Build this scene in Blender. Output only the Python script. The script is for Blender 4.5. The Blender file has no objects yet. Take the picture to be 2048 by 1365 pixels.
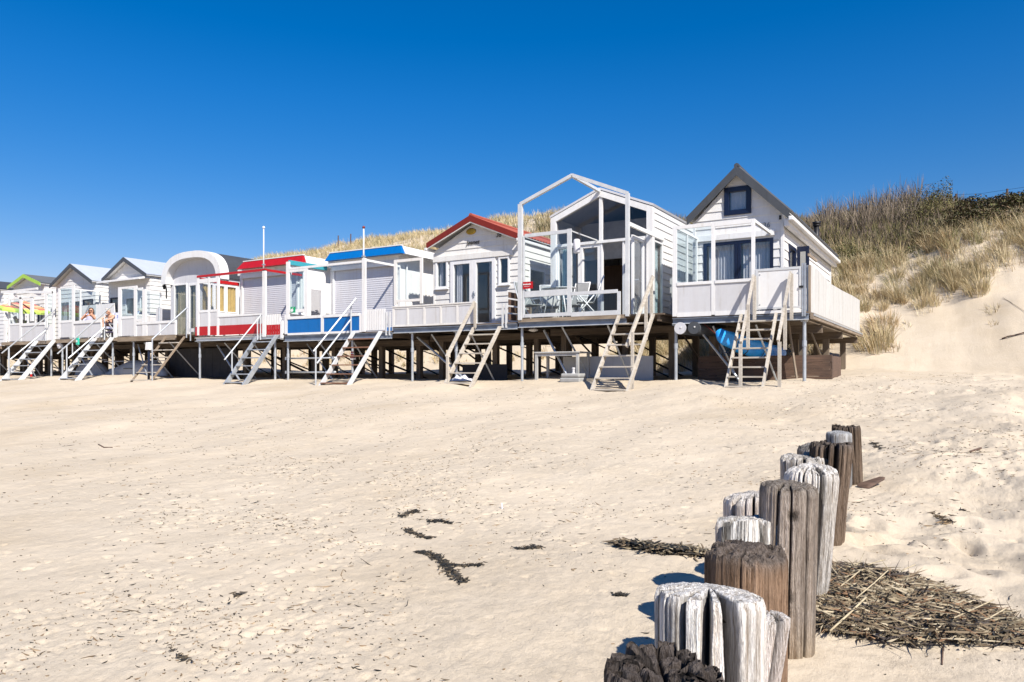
import bpy, bmesh, math, random
import numpy as np
from mathutils import Vector, Matrix
random.seed(7)
SC = bpy.context.scene
COL = SC.collection
# ---- the place: X along the row of cabins, Y inland, camera at the origin, 1.65 m over the sand -----------------
F, CX, HY, EYE = 1481.0, 1024.0, 745.0, 1.65
YAW = math.radians(31.04)
SN, CS = math.sin(YAW), math.cos(YAW)
YF, YW, YB, YL = 18.0, 19.9, 24.9, 28.2    # deck front, cabin front wall, usual back wall, back of the longest cabin

def X(px, Y):
    u = (px - CX) / F
    return Y * (-SN + CS * u) / (CS + SN * u)
def Z(px, py, Y):
    u = (px - CX) / F
    return EYE + (HY - py) / F * Y / (CS + SN * u)
def YX(px, xc):
    u = (px - CX) / F
    return xc * (CS + SN * u) / (-SN + CS * u)
def P(px, py, Y):
    return (X(px, Y), Y, Z(px, py, Y))
def cam_xy(d, l):
    return (-SN * d + CS * l, CS * d + SN * l)

# ---- materials ---------------------------------------------------------------------------------------------------
def new_mat(name):
    m = bpy.data.materials.new(name); m.use_nodes = True
    nt = m.node_tree
    return m, nt, nt.nodes['Principled BSDF']
def nd(nt, t, **kw):
    n = nt.nodes.new(t)
    for k, v in kw.items():
        if k in n.inputs: n.inputs[k].default_value = v
        else: setattr(n, k, v)
    return n
def c4(c): return (c[0], c[1], c[2], 1.0)
def noise(nt, scale, stretch=(1, 1, 1), detail=4, rough=.55, coord='Object'):
    tc = nd(nt, 'ShaderNodeTexCoord'); mp = nd(nt, 'ShaderNodeMapping')
    mp.inputs['Scale'].default_value = stretch
    nt.links.new(tc.outputs[coord], mp.inputs[0])
    n = nd(nt, 'ShaderNodeTexNoise'); n.inputs['Scale'].default_value = scale
    n.inputs['Detail'].default_value = detail; n.inputs['Roughness'].default_value = rough
    nt.links.new(mp.outputs[0], n.inputs['Vector'])
    return n.outputs['Fac']
def ramp(nt, fac, stops):
    r = nd(nt, 'ShaderNodeValToRGB'); e = r.color_ramp.elements
    while len(e) < len(stops): e.new(.5)
    for k, (p, c) in enumerate(stops): e[k].position = p; e[k].color = c4(c)
    nt.links.new(fac, r.inputs[0]); return r.outputs[0]
def mixc(nt, fac, a, b, mode='MIX'):
    m = nd(nt, 'ShaderNodeMix', data_type='RGBA', blend_type=mode)
    for s, v in ((m.inputs[0], fac), (m.inputs[6], a), (m.inputs[7], b)):
        if isinstance(v, (int, float)): s.default_value = v
        elif isinstance(v, tuple): s.default_value = c4(v)
        else: nt.links.new(v, s)
    return m.outputs[2]
def bump(nt, b, h, strength, dist=.01):
    n = nd(nt, 'ShaderNodeBump'); n.inputs['Strength'].default_value = strength; n.inputs['Distance'].default_value = dist
    nt.links.new(h, n.inputs['Height']); nt.links.new(n.outputs[0], b.inputs['Normal'])
def paint(name, col, rough=.45, dirt=.12, streak=True, metal=0.):
    m, nt, b = new_mat(name)
    f = noise(nt, 1.4, (3, 3, .35) if streak else (1, 1, 1), 6, .65)
    g = noise(nt, 9, (1, 1, 1), 4)
    c = ramp(nt, f, [(.35, tuple(x * (1 - dirt * 1.6) * (1 - .03 * k) for k, x in enumerate(col))), (.62, col)])
    c = mixc(nt, .5, c, ramp(nt, g, [(.3, tuple(x * (1 - dirt) for x in col)), (.6, col)]))
    if streak:      # salt and run-off stains
        st = noise(nt, 5, (2.2, 2.2, .16), 5, .75); pa = noise(nt, .9, (1, 1, 1), 4, .7)
        mk = nd(nt, 'ShaderNodeMath', operation='MULTIPLY'); nt.links.new(ramp(nt, st, [(.50, (0, 0, 0)), (.68, (1, 1, 1))]), mk.inputs[0]); nt.links.new(ramp(nt, pa, [(.45, (0, 0, 0)), (.62, (.55, .55, .55))]), mk.inputs[1])
        c = mixc(nt, mk.outputs[0], c, tuple(x * k for x, k in zip(col, (.66, .60, .50))))
    nt.links.new(c, b.inputs['Base Color'])
    b.inputs['Roughness'].default_value = rough; b.inputs['Metallic'].default_value = metal
    bump(nt, b, g, .15, .004)
    return m
def wood(name, c1, c2, axis='X', rough=.8, scale=6):
    m, nt, b = new_mat(name)
    st = {'X': (.25, 4, 4), 'Y': (4, .25, 4), 'Z': (4, 4, .25)}[axis]
    f = noise(nt, scale, st, 6, .7); g = noise(nt, 1.1, (1, 1, 1), 3)
    c = ramp(nt, f, [(.3, c1), (.68, c2)])
    c = mixc(nt, ramp(nt, g, [(.4, (0, 0, 0)), (.7, (.5, .5, .5))]), c, tuple(x * .7 for x in c1))
    nt.links.new(c, b.inputs['Base Color']); b.inputs['Roughness'].default_value = rough
    bump(nt, b, f, .4, .01)
    return m
def glass(name, tint=(.86, .93, .95), refl=1.0, ior=1.5):
    m, nt, b = new_mat(name); nt.nodes.remove(b)
    out = nt.nodes['Material Output']
    tr = nd(nt, 'ShaderNodeBsdfTransparent'); tr.inputs[0].default_value = c4(tint)
    gl = nd(nt, 'ShaderNodeBsdfGlossy'); gl.inputs['Roughness'].default_value = .02
    lw = nd(nt, 'ShaderNodeLayerWeight'); lw.inputs['Blend'].default_value = .5      # symmetric: no total reflection inside the thin pane
    fr = nd(nt, 'ShaderNodeMath', operation='POWER'); fr.inputs[1].default_value = 4.; nt.links.new(lw.outputs['Facing'], fr.inputs[0])
    mu = nd(nt, 'ShaderNodeMath', operation='MULTIPLY_ADD', use_clamp=True); mu.inputs[1].default_value = .9; mu.inputs[2].default_value = .04 * refl
    mx = nd(nt, 'ShaderNodeMixShader')
    nt.links.new(fr.outputs[0], mu.inputs[0]); nt.links.new(mu.outputs[0], mx.inputs[0])
    nt.links.new(tr.outputs[0], mx.inputs[1]); nt.links.new(gl.outputs[0], mx.inputs[2])
    nt.links.new(mx.outputs[0], out.inputs[0])
    return m
def plain(name, col, rough=.6, metal=0., var=.1, spec=.5):
    m, nt, b = new_mat(name)
    f = noise(nt, 6, (1, 1, 1), 4)
    nt.links.new(ramp(nt, f, [(.3, tuple(x * (1 - var) for x in col)), (.7, tuple(min(1, x * (1 + var)) for x in col))]), b.inputs['Base Color'])
    b.inputs['Roughness'].default_value = rough; b.inputs['Metallic'].default_value = metal
    b.inputs['Specular IOR Level'].default_value = spec
    return m
def attr_mat(name, rough=.85, spec=.2, trans=0.):
    m, nt, b = new_mat(name)
    a = nd(nt, 'ShaderNodeAttribute', attribute_name='tint')
    nt.links.new(a.outputs['Color'], b.inputs['Base Color'])
    b.inputs['Roughness'].default_value = rough; b.inputs['Specular IOR Level'].default_value = spec
    return m

M = {}
M['white'] = paint('white_paint', (.72, .72, .71), .4, .06)
M['board'] = paint('white_boarding', (.70, .695, .68), .5, .08)
M['cream'] = paint('cream_boarding', (.70, .685, .65), .5, .08)
M['panel'] = paint('grey_white_panel', (.56, .56, .57), .45, .07)
M['oldwhite'] = paint('stained_white_fence', (.54, .54, .52), .6, .2)
M['palegrey'] = paint('pale_grey_render', (.56, .565, .59), .6, .06)
M['sheetgrey'] = paint('grey_sheet', (.42, .44, .47), .6, .06)
M['shutter'] = paint('shutter_lavender', (.57, .57, .61), .4, .05)
M['upvc'] = paint('window_white', (.72, .72, .72), .3, .04)
M['navy'] = paint('navy_paint', (.004, .010, .034), .35, .1)
M['blue'] = paint('cobalt_paint', (.0, .125, .40), .4, .08)
M['teal'] = paint('teal_paint', (.04, .30, .36), .4, .08)
M['red'] = paint('red_paint', (.42, .008, .010), .4, .1)
M['brickred'] = paint('russet_paint', (.18, .016, .006), .45, .12)
M['tile'] = paint('red_sheet_roof', (.36, .088, .052), .55, .14)
M['lime'] = paint('lime_paint', (.33, .52, .06), .4, .1)
M['slate'] = paint('slate_paint', (.060, .066, .074), .5, .15)
M['darkroof'] = paint('dark_roofing', (.045, .05, .06), .8, .2, False)
M['greyroof'] = paint('grey_felt_roofing', (.11, .12, .13), .85, .2, False)
M['paleroof'] = paint('pale_metal_roof', (.48, .52, .58), .4, .06, True, .1)
M['galv'] = plain('galvanised_steel', (.42, .45, .48), .45, .55, .15)
M['steel'] = plain('dull_blue_steel', (.17, .20, .25), .55, .3, .2)
M['flange'] = plain('bare_steel_edge', (.50, .52, .53), .45, .3, .1)
M['alu'] = plain('mill_aluminium', (.57, .58, .58), .45, .15, .08)
M['black'] = plain('black_steel', (.012, .012, .014), .5, .2, .2)
M['woodx'] = wood('weathered_wood_x', (.16, .115, .075), (.36, .29, .21), 'X')
M['woody'] = wood('weathered_wood_y', (.15, .11, .075), (.34, .27, .20), 'Y')
M['woodz'] = wood('weathered_wood_z', (.15, .115, .08), (.36, .29, .22), 'Z')
M['palewood'] = wood('bleached_wood', (.34, .30, .24), (.55, .51, .45), 'Y')
M['palewoodx'] = wood('bleached_wood_x', (.33, .29, .23), (.54, .50, .44), 'X')
M['greywood'] = wood('grey_wood_z', (.30, .30, .29), (.48, .48, .47), 'Z')
M['brownx'] = wood('brown_tread', (.16, .075, .045), (.30, .16, .10), 'X')
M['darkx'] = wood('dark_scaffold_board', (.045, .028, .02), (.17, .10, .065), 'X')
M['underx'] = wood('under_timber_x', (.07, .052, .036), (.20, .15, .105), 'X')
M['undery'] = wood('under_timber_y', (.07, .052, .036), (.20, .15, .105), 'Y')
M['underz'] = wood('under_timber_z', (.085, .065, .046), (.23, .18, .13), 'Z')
M['inner'] = wood('brown_interior', (.17, .10, .06), (.26, .16, .10), 'Z')
M['tan'] = paint('tan_board', (.42, .27, .17), .6, .05)
M['inpale'] = plain('interior_pale', (.66, .65, .64), .7)
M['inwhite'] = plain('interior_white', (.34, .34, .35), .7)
M['infloor'] = wood('interior_floor', (.12, .08, .05), (.22, .16, .10), 'Y')
M['glass'] = glass('window_glass', (.90, .92, .93), 2.2)
M['clear'] = glass('clear_screen_glass', (.93, .97, .98), .9)
M['tinted'] = glass('tinted_glass', (.80, .80, .82), 1.0)
M['voile'] = plain('white_voile', (.62, .61, .64), .9, 0, .06)
M['ochre'] = plain('ochre_curtain', (.50, .31, .10), .9, 0, .12)
M['olive'] = plain('olive_curtain', (.33, .29, .18), .9, 0, .12)
M['greycloth'] = plain('grey_textile', (.30, .30, .29), .85, 0, .1)
M['aqua'] = plain('pale_aqua_curtain', (.52, .66, .68), .9, 0, .08)
M['gold'] = plain('gold_plaque', (.42, .26, .03), .4, .5, .25)
M['ink'] = plain('black_lettering', (.012, .012, .012), .5)
M['greyink'] = plain('grey_lettering', (.12, .15, .20), .5)
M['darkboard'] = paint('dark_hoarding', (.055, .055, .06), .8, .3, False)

# ---- mesh builder ---------------------------------------------------------------------------------------------------
WORLD = {}
def wl(o):
    v = Vector((0, 0, 0))
    while o is not None:
        v = v + Vector(o.location); o = o.parent
    return v
class MB:
    def __init__(s): s.v, s.f, s.m = [], [], []
    def add(s, vs, fs, mi=0):
        b = len(s.v); s.v += [tuple(p) for p in vs]
        for f in fs: s.f.append(tuple(b + i for i in f)); s.m.append(mi)
        return s
    def hexa(s, a, mi=0):   # 8 corners: bottom ring 0-3, top ring 4-7
        return s.add(a, [(3, 2, 1, 0), (4, 5, 6, 7), (0, 1, 5, 4), (1, 2, 6, 5), (2, 3, 7, 6), (3, 0, 4, 7)], mi)
    def box(s, x0, x1, y0, y1, z0, z1, mi=0):
        x0, x1 = sorted((x0, x1)); y0, y1 = sorted((y0, y1)); z0, z1 = sorted((z0, z1))
        return s.hexa([(x0, y0, z0), (x1, y0, z0), (x1, y1, z0), (x0, y1, z0), (x0, y0, z1), (x1, y0, z1), (x1, y1, z1), (x0, y1, z1)], mi)
    def bar(s, p, q, w, h, up=(0, 0, 1), mi=0):
        p, q = Vector(p), Vector(q); d = (q - p).normalized(); u = Vector(up)
        if abs(d.dot(u)) > .98: u = Vector((0, 1, 0))
        r = d.cross(u).normalized() * w / 2; t = r.cross(d).normalized() * h / 2
        return s.hexa([p - r - t, p + r - t, q + r - t, q - r - t, p - r + t, p + r + t, q + r + t, q - r + t], mi)
    def tube(s, p, q, r, n=10, r2=None, mi=0):
        p, q = Vector(p), Vector(q); d = (q - p).normalized(); u = Vector((0, 0, 1)) if abs(d.z) < .9 else Vector((1, 0, 0))
        a = d.cross(u).normalized(); b = d.cross(a); r2 = r if r2 is None else r2
        vs = [p + (a * math.cos(t) + b * math.sin(t)) * r for t in [2 * math.pi * k / n for k in range(n)]]
        vs += [q + (a * math.cos(t) + b * math.sin(t)) * r2 for t in [2 * math.pi * k / n for k in range(n)]]
        fs = [(k, (k + 1) % n, n + (k + 1) % n, n + k) for k in range(n)] + [tuple(reversed(range(n))), tuple(range(n, 2 * n))]
        return s.add(vs, fs, mi)
    def path(s, pts, r, n=8, mi=0):
        for a, b in zip(pts[:-1], pts[1:]): s.tube(a, b, r, n, mi=mi)
        return s
    def lathe(s, c, prof, n=16, mi=0):
        c = Vector(c); vs = []
        for r, z in prof: vs += [c + Vector((r * math.cos(2 * math.pi * k / n), r * math.sin(2 * math.pi * k / n), z)) for k in range(n)]
        fs = [(j * n + k, j * n + (k + 1) % n, (j + 1) * n + (k + 1) % n, (j + 1) * n + k) for j in range(len(prof) - 1) for k in range(n)]
        fs += [tuple(reversed(range(n))), tuple(range((len(prof) - 1) * n, len(prof) * n))]
        return s.add(vs, fs, mi)
    def prism(s, poly, fa, fb, mi=0):   # poly points -> two rings through functions fa / fb
        n = len(poly); vs = [fa(*p) for p in poly] + [fb(*p) for p in poly]
        fs = [tuple(range(n)), tuple(reversed(range(n, 2 * n)))] + [(k, n + k, n + (k + 1) % n, (k + 1) % n) for k in range(n)]
        return s.add(vs, fs, mi)
    def build(s, name, mat, parent=None, smooth=False, loc=None, bevel=0):
        o0 = wl(parent) if parent is not None else Vector(loc if loc is not None else (0, 0, 0))
        me = bpy.data.meshes.new(name)
        me.from_pydata([(p[0] - o0.x, p[1] - o0.y, p[2] - o0.z) for p in s.v], [], s.f)
        mats = mat if isinstance(mat, (list, tuple)) else [mat]
        for m in mats: me.materials.append(M[m] if isinstance(m, str) else m)
        if len(mats) > 1: me.polygons.foreach_set('material_index', s.m)
        bm = bmesh.new(); bm.from_mesh(me); bmesh.ops.recalc_face_normals(bm, faces=bm.faces); bm.to_mesh(me); bm.free()
        if smooth: me.polygons.foreach_set('use_smooth', [True] * len(me.polygons))
        o = bpy.data.objects.new(name, me); COL.objects.link(o)
        if parent is not None: o.parent = parent
        else: o.location = o0
        if bevel:
            b = o.modifiers.new('bevel', 'BEVEL'); b.width = bevel; b.segments = 2; b.limit_method = 'ANGLE'
        return o
def tag(o, label, cat, group=None, kind=None):
    if label: o['label'] = label
    if cat: o['category'] = cat
    if group: o['group'] = group
    if kind: o['kind'] = kind
    return o
def thing(name, label, cat, loc, group=None, rz=0):
    o = bpy.data.objects.new(name, None); COL.objects.link(o); o.location = loc; o.rotation_euler = (0, 0, rz)
    o.empty_display_size = .2
    return tag(o, label, cat, group)
def copy_tree(o, parent=None):
    c = o.copy(); COL.objects.link(c)
    if parent is not None: c.parent = parent
    for ch in list(o.children): copy_tree(ch, c)
    return c
def np_mesh(name, verts, faces_flat, loop_tot, mat, tint=None, smooth=False, parent=None):
    me = bpy.data.meshes.new(name)
    nv, nf = len(verts), len(loop_tot)
    me.vertices.add(nv); me.vertices.foreach_set('co', np.asarray(verts, np.float32).ravel())
    me.loops.add(len(faces_flat)); me.loops.foreach_set('vertex_index', np.asarray(faces_flat, np.int32))
    me.polygons.add(nf)
    st = np.concatenate([[0], np.cumsum(loop_tot)[:-1]]).astype(np.int32)
    me.polygons.foreach_set('loop_start', st); me.polygons.foreach_set('loop_total', np.asarray(loop_tot, np.int32))
    if smooth: me.polygons.foreach_set('use_smooth', np.ones(nf, bool))
    me.update(calc_edges=True)
    if tint is not None:
        a = me.attributes.new('tint', 'FLOAT_COLOR', 'POINT')
        a.data.foreach_set('color', np.concatenate([tint, np.ones((nv, 1))], 1).astype(np.float32).ravel())
    me.materials.append(M[mat] if isinstance(mat, str) else mat)
    o = bpy.data.objects.new(name, me); COL.objects.link(o)
    if parent is not None: o.parent = parent
    return o
def text_mesh(name, body, size, mat, parent, pos, shear=0., rotz=0., extr=.006):
    cu = bpy.data.curves.new(name, 'FONT'); cu.body = body; cu.size = size; cu.shear = shear; cu.extrude = extr
    o = bpy.data.objects.new(name, cu); COL.objects.link(o)
    bpy.context.view_layer.update()
    me = bpy.data.meshes.new_from_object(o); bpy.data.objects.remove(o)
    me.materials.clear(); me.materials.append(M[mat])
    t = bpy.data.objects.new(name, me); COL.objects.link(t); t.parent = parent
    t.location = Vector(pos) - wl(parent); t.rotation_euler = (math.pi / 2, rotz, 0)
    return t

# ---- wall planes ----------------------------------------------------------------------------------------------------
class Pl:      # 'F' faces the sea (-Y), 'R' faces +X, 'L' faces -X; s runs along the wall, d outward
    def __init__(s, k, c): s.k, s.c = k, c
    def p(s, a, z, d=0.):
        return (a, s.c - d, z) if s.k == 'F' else ((s.c + d, a, z) if s.k == 'R' else (s.c - d, a, z))
    def box(s, mb, a0, a1, z0, z1, d0, d1, mi=0):
        p, q = s.p(a0, z0, d0), s.p(a1, z1, d1)
        return mb.box(p[0], q[0], p[1], q[1], p[2], q[2], mi)
def clip(poly, ax, lo, hi):
    for val, sg in ((lo, 1), (hi, -1)):
        out = []
        for i in range(len(poly)):
            a, b = poly[i], poly[(i + 1) % len(poly)]
            da, db = sg * (a[ax] - val), sg * (b[ax] - val)
            if da >= 0: out.append(a)
            if (da > 0 > db) or (da < 0 < db):
                t = da / (da - db); out.append((a[0] + t * (b[0] - a[0]), a[1] + t * (b[1] - a[1])))
        poly = out
        if len(poly) < 3: return []
    return poly
def wall(t, pl, poly, opens, mat, pitch=.19, lap=.022, thick=.07, name='wall', seed=0):
    mb = MB(); zs = [p[1] for p in poly]; z0, z1 = min(zs), max(zs); ss = [p[0] for p in poly]; s0, s1 = min(ss), max(ss)
    n = max(1, int(math.ceil((z1 - z0) / pitch)))
    for k in range(n):
        a, b = z0 + k * pitch, min(z1, z0 + (k + 1) * pitch)
        cuts = sorted({a, b} | {z for o in opens for z in o[2:4] if a + .004 < z < b - .004})
        for c, e in zip(cuts[:-1], cuts[1:]):
            if e - c < .002: continue
            band = clip(list(poly), 1, c, e)
            if not band: continue
            spans = [(s0 - 1, s1 + 1)]
            for o in opens:
                if o[2] - .003 < (c + e) / 2 < o[3] + .003:
                    nxt = []
                    for u, v in spans:
                        if o[0] > u: nxt.append((u, min(v, o[0])))
                        if o[1] < v: nxt.append((max(u, o[1]), v))
                    spans = [w for w in nxt if w[1] - w[0] > .003]
            for u, v in spans:
                pc = clip(band, 0, u, v)
                if len(pc) >= 3:
                    mb.prism(pc, lambda s, z: pl.p(s, z, lap * (1 - (z - a) / pitch) + .001), lambda s, z: pl.p(s, z, -thick))
    return mb.build(name, mat, t)
def curtain(t, pl, a0, a1, z0, z1, d, mat, amp=.025, folds=9, name='curtain'):
    n = folds * 6; mb = MB(); vs = []
    for k in range(n + 1):
        s = a0 + (a1 - a0) * k / n; dd = d + amp * math.sin(folds * 2 * math.pi * k / n) + amp * .4 * math.sin(folds * 3.7 * k / n)
        vs += [pl.p(s, z0, dd), pl.p(s, z1, d + (dd - d) * .6)]
    mb.add(vs, [(2 * k, 2 * k + 2, 2 * k + 3, 2 * k + 1) for k in range(n)])
    return mb.build(name, mat, t, True)
def window(t, pl, a0, a1, z0, z1, mat='upvc', fw=.06, mull=(), trans=(), proud=.03, deep=.06, gmat='glass', cur=None, sill=True, name='window', gname='pane', cdepth=-.14):
    mb = MB()
    pl.box(mb, a0, a0 + fw, z0, z1, proud, -deep); pl.box(mb, a1 - fw, a1, z0, z1, proud, -deep)
    pl.box(mb, a0 + fw, a1 - fw, z1 - fw, z1, proud - .001, -deep); pl.box(mb, a0 + fw, a1 - fw, z0, z0 + fw, proud - .001, -deep)
    for s in mull: pl.box(mb, s - fw / 2, s + fw / 2, z0 + fw, z1 - fw, proud - .003, -deep)
    for z in trans: pl.box(mb, a0 + fw, a1 - fw, z - fw / 2, z + fw / 2, proud - .005, -deep)
    w = mb.build(name, mat, t, bevel=.006)
    g = MB(); pl.box(g, a0 + fw * .8, a1 - fw * .8, z0 + fw * .8, z1 - fw * .8, .0, -.012); g.build(gname, gmat, w)
    if sill:
        s = MB(); pl.box(s, a0 - .03, a1 + .03, z0 - .035, z0 - .001, proud + .05, -.01); s.build('sill', mat, w)
    if cur:
        for c in cur:
            curtain(w, pl, c[0], c[1], z0 + fw * .6, z1 - fw * .6, cdepth, c[2], *(c[3:] or ()))
    return w
def corr_slope(mb, a, b, Y0, Y1, th, amp=.012, per=.19):
    # sheet from a=(x,z) ridge to b=(x,z) eave, ribs run down the slope
    ax, az = a; bx, bz = b; L = math.hypot(bx - ax, bz - az); nx, nz = -(bz - az) / L, (bx - ax) / L
    if nz < 0: nx, nz = -nx, -nz
    n = max(2, int((Y1 - Y0) / per * 6)) if amp else 1; vs, fs = [], []
    for k in range(n + 1):
        y = Y0 + (Y1 - Y0) * k / n; o = amp * math.sin(2 * math.pi * y / per) if amp else 0
        for (x, z) in (a, b): vs.append((x + nx * (th + o), y, z + nz * (th + o)))
        for (x, z) in (a, b): vs.append((x + nx * o * .8, y, z + nz * o * .8))
    for k in range(n):
        i, j = 4 * k, 4 * k + 4
        fs += [(i, j, j + 1, i + 1), (i + 2, i + 3, j + 3, j + 2), (i, i + 2, j + 2, j), (i + 1, j + 1, j + 3, i + 3)]
    fs += [(0, 1, 3, 2), (4 * n, 4 * n + 2, 4 * n + 3, 4 * n + 1)]
    mb.add(vs, fs)
def gable_roof(t, xl, xr, zl, zr, xa, za, Y0, Y1, mat, bmat, th=.05, bh=.17, amp=.012, edge=None):
    """xl..xa..xr are the outer top corners of the barge at the front; the roof sheet lies just above the barge."""
    r = MB(); corr_slope(r, (xa, za), (xl, zl), Y0, Y1, th, amp); corr_slope(r, (xa, za), (xr, zr), Y0, Y1, th, amp)
    if amp: r.tube((xa, Y0, za + .04), (xa, Y1, za + .04), .07, 8)
    roof = r.build('roof', mat, t)
    for (x, z) in ((xl, zl), (xr, zr)):
        b = MB(); y0, y1 = Y0 - .035, Y0 - .003
        poly = [(xa, za - bh * 1.12), (xa, za + .035), (x, z + .035), (x, z - bh)]
        b.prism(poly, lambda s, q: (s, y0, q), lambda s, q: (s, y1, q)); b.build('barge_board', bmat, roof)
        if edge:
            e = MB(); poly = [(xa, za - bh * 1.12 - .035), (xa, za - bh * 1.12), (x, z - bh), (x, z - bh - .03)]
            e.prism(poly, lambda s, q: (s, y0 + .01, q), lambda s, q: (s, Y0 + .02, q)); e.build('barge_lining', edge, roof)
        # soffit under the overhang
        s_ = MB(); s_.prism([(xa, za - .02), (x, z - .02), (x, z - .035), (xa, za - .04)], lambda s, q: (s, Y0, q), lambda s, q: (s, Y1, q)); s_.build('soffit', 'board', roof)
    return roof
def house(t, xl, xr, y0, y1, zb, zl, zr, xa, za, mat, opens=(), right=(), left=(), pitch=.19, lap=.022, fmat=None, inmat='inwhite'):
    poly = [(xl, zb), (xr, zb), (xr, zr)] + ([(xa, za)] if xa is not None else []) + [(xl, zl)]
    wall(t, Pl('F', y0), poly, opens, fmat or mat, pitch, lap)
    wall(t, Pl('R', xr), [(y0 - .004, zb), (y1, zb), (y1, zr), (y0 - .004, zr)], right, mat, pitch, lap)
    wall(t, Pl('L', xl), [(y0 - .004, zb), (y1, zb), (y1, zl), (y0 - .004, zl)], left, mat, pitch, lap)
    b = MB(); b.prism(poly, lambda s, z: (s, y1, z), lambda s, z: (s, y1 - .08, z)); b.build('wall', mat, t)
    f = MB(); f.box(xl + .08, xr - .08, y0 + .08, y1 - .09, zb - .02, zb + .02); f.build('floor', 'infloor', t)
    c = MB(); c.box(xl + .09, xr - .09, y0 + .09, y1 - .1, min(zl, zr) - .06, min(zl, zr) - .02); c.build('ceiling', inmat, t)
    i = MB(); i.box(xl + .08, xr - .08, y0 + 3.6, y0 + 3.66, zb + .02, min(zl, zr) - .06); i.build('inner_wall', inmat, t)
# ---- land ---------------------------------------------------------------------------------------------------------
def hsh(ix, iy, seed):
    h = (ix.astype(np.int64) * 374761393 + iy.astype(np.int64) * 668265263 + seed * 1442695041) & 0xffffffff
    h = ((h ^ (h >> 13)) * 1274126177) & 0xffffffff
    return ((h ^ (h >> 16)) & 0xffff) / 65535.0
def vn(x, y, seed=0):
    x = np.asarray(x, float); y = np.asarray(y, float)
    ix, iy = np.floor(x), np.floor(y); fx, fy = x - ix, y - iy
    fx = fx * fx * fx * (fx * (fx * 6 - 15) + 10); fy = fy * fy * fy * (fy * (fy * 6 - 15) + 10)
    a, b = hsh(ix, iy, seed), hsh(ix + 1, iy, seed); c, d = hsh(ix, iy + 1, seed), hsh(ix + 1, iy + 1, seed)
    return (a + (b - a) * fx) * (1 - fy) + (c + (d - c) * fx) * fy - .5
def fbm(x, y, o=4, seed=0, g=.5):
    s, a = 0, 1.
    for k in range(o):
        s = s + a * vn(x * 2 ** k + 13.7 * k, y * 2 ** k - 7.1 * k, seed + k); a *= g
    return s
def smin(a, b, k): 
    h = np.clip(.5 + .5 * (b - a) / k, 0, 1); return b * (1 - h) + a * h - k * h * (1 - h)
def sst(a, b, x):
    t = np.clip((x - a) / (b - a), 0, 1); return t * t * (3 - 2 * t)
CXS = [-120, -80, -53, -40, -26, -21, -16, -12.5, -9, -5, -2, 1, 4, 12]
CHS = [7.4, 8.2, 9.1, 9.95, 10.4, 10.0, 9.0, 7.5, 7.1, 7.0, 7.15, 6.75, 6.75, 6.9]
def H(x, y, fine=True):
    x = np.asarray(x, float); y = np.asarray(y, float)
    d = np.interp(y, [-60, -8, 0, 4, 8, 13, 18, 26, 30, 60], [4.6, 2.2, 1.63, 1.375, 1.125, .70, .235, .0, -.15, -.6])
    d = d - .07 * sst(-20, -45, x) * sst(8, 18, y)
    z = EYE - d
    toe = 27.2 + .5 * vn(x * .3, y * 0, 5) - 1.2 * sst(-2.5, 2.5, x)
    run = np.maximum(0, y - toe)
    up = .64 * (np.sqrt(run * run + .25) - .5) * sst(0, .6, run)
    crest = np.interp(x, CXS, CHS) - .0
    dune = smin(up, crest + .02 * np.maximum(0, y - 42), 1.6)
    z = z + np.where(run > 0, np.maximum(dune, 0), 0)
    z = z + fbm(x * .35, y * .35, 3, 11) * .55 * sst(0, 5, run)
    # trodden, lumpy sand towards the right of the beach
    wr = sst(-2.5, 1.5, x - .12 * y + 1.2) * sst(3.0, 6.5, y) * (1 - sst(25, 28, y))
    z = z + wr * (fbm(x * .55, y * .55, 3, 21) * .30 + np.abs(fbm(x * 1.6, y * 1.6, 2, 25)) * .10 - np.abs(fbm((x + .8 * y) * 1.1, (y - .8 * x) * .28, 2, 27)) * .12)
    z = z + fbm(x * .4, y * .25, 3, 31) * .17 * sst(3, 8, y)
    if fine:
        z = z + fbm(x * 3.1, y * 3.1, 3, 41) * (.016 + .018 * wr) + fbm(x * 11, y * 11, 2, 47) * .007 * (1 - sst(14, 20, y))
    return z
def h1(x, y): return float(H(np.array([x]), np.array([y]))[0])
def axis(parts):
    out = [parts[0][0]]
    for a, b, s0, s1 in parts:
        p = a
        while p < b - 1e-6:
            t = (p - a) / (b - a); p += s0 + (s1 - s0) * t; out.append(min(p, b))
    return np.unique(np.array(out))
XS = axis([(-300, -120, 30, 10), (-120, -60, 6, .8), (-60, -20, .8, .16), (-20, -7, .12, .02), (-7, 4.5, .018, .018), (4.5, 10, .02, .2), (10, 40, .3, 4), (40, 300, 8, 40)])
YS = axis([(-60, 0, 6, 1), (0, 1.2, .2, .05), (1.2, 7, .015, .022), (7, 18, .022, .09), (18, 30, .10, .22), (30, 46, .25, .5), (46, 120, .8, 12), (120, 400, 20, 60)])
GX, GY = np.meshgrid(XS, YS)
GZ = H(GX, GY)
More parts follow.
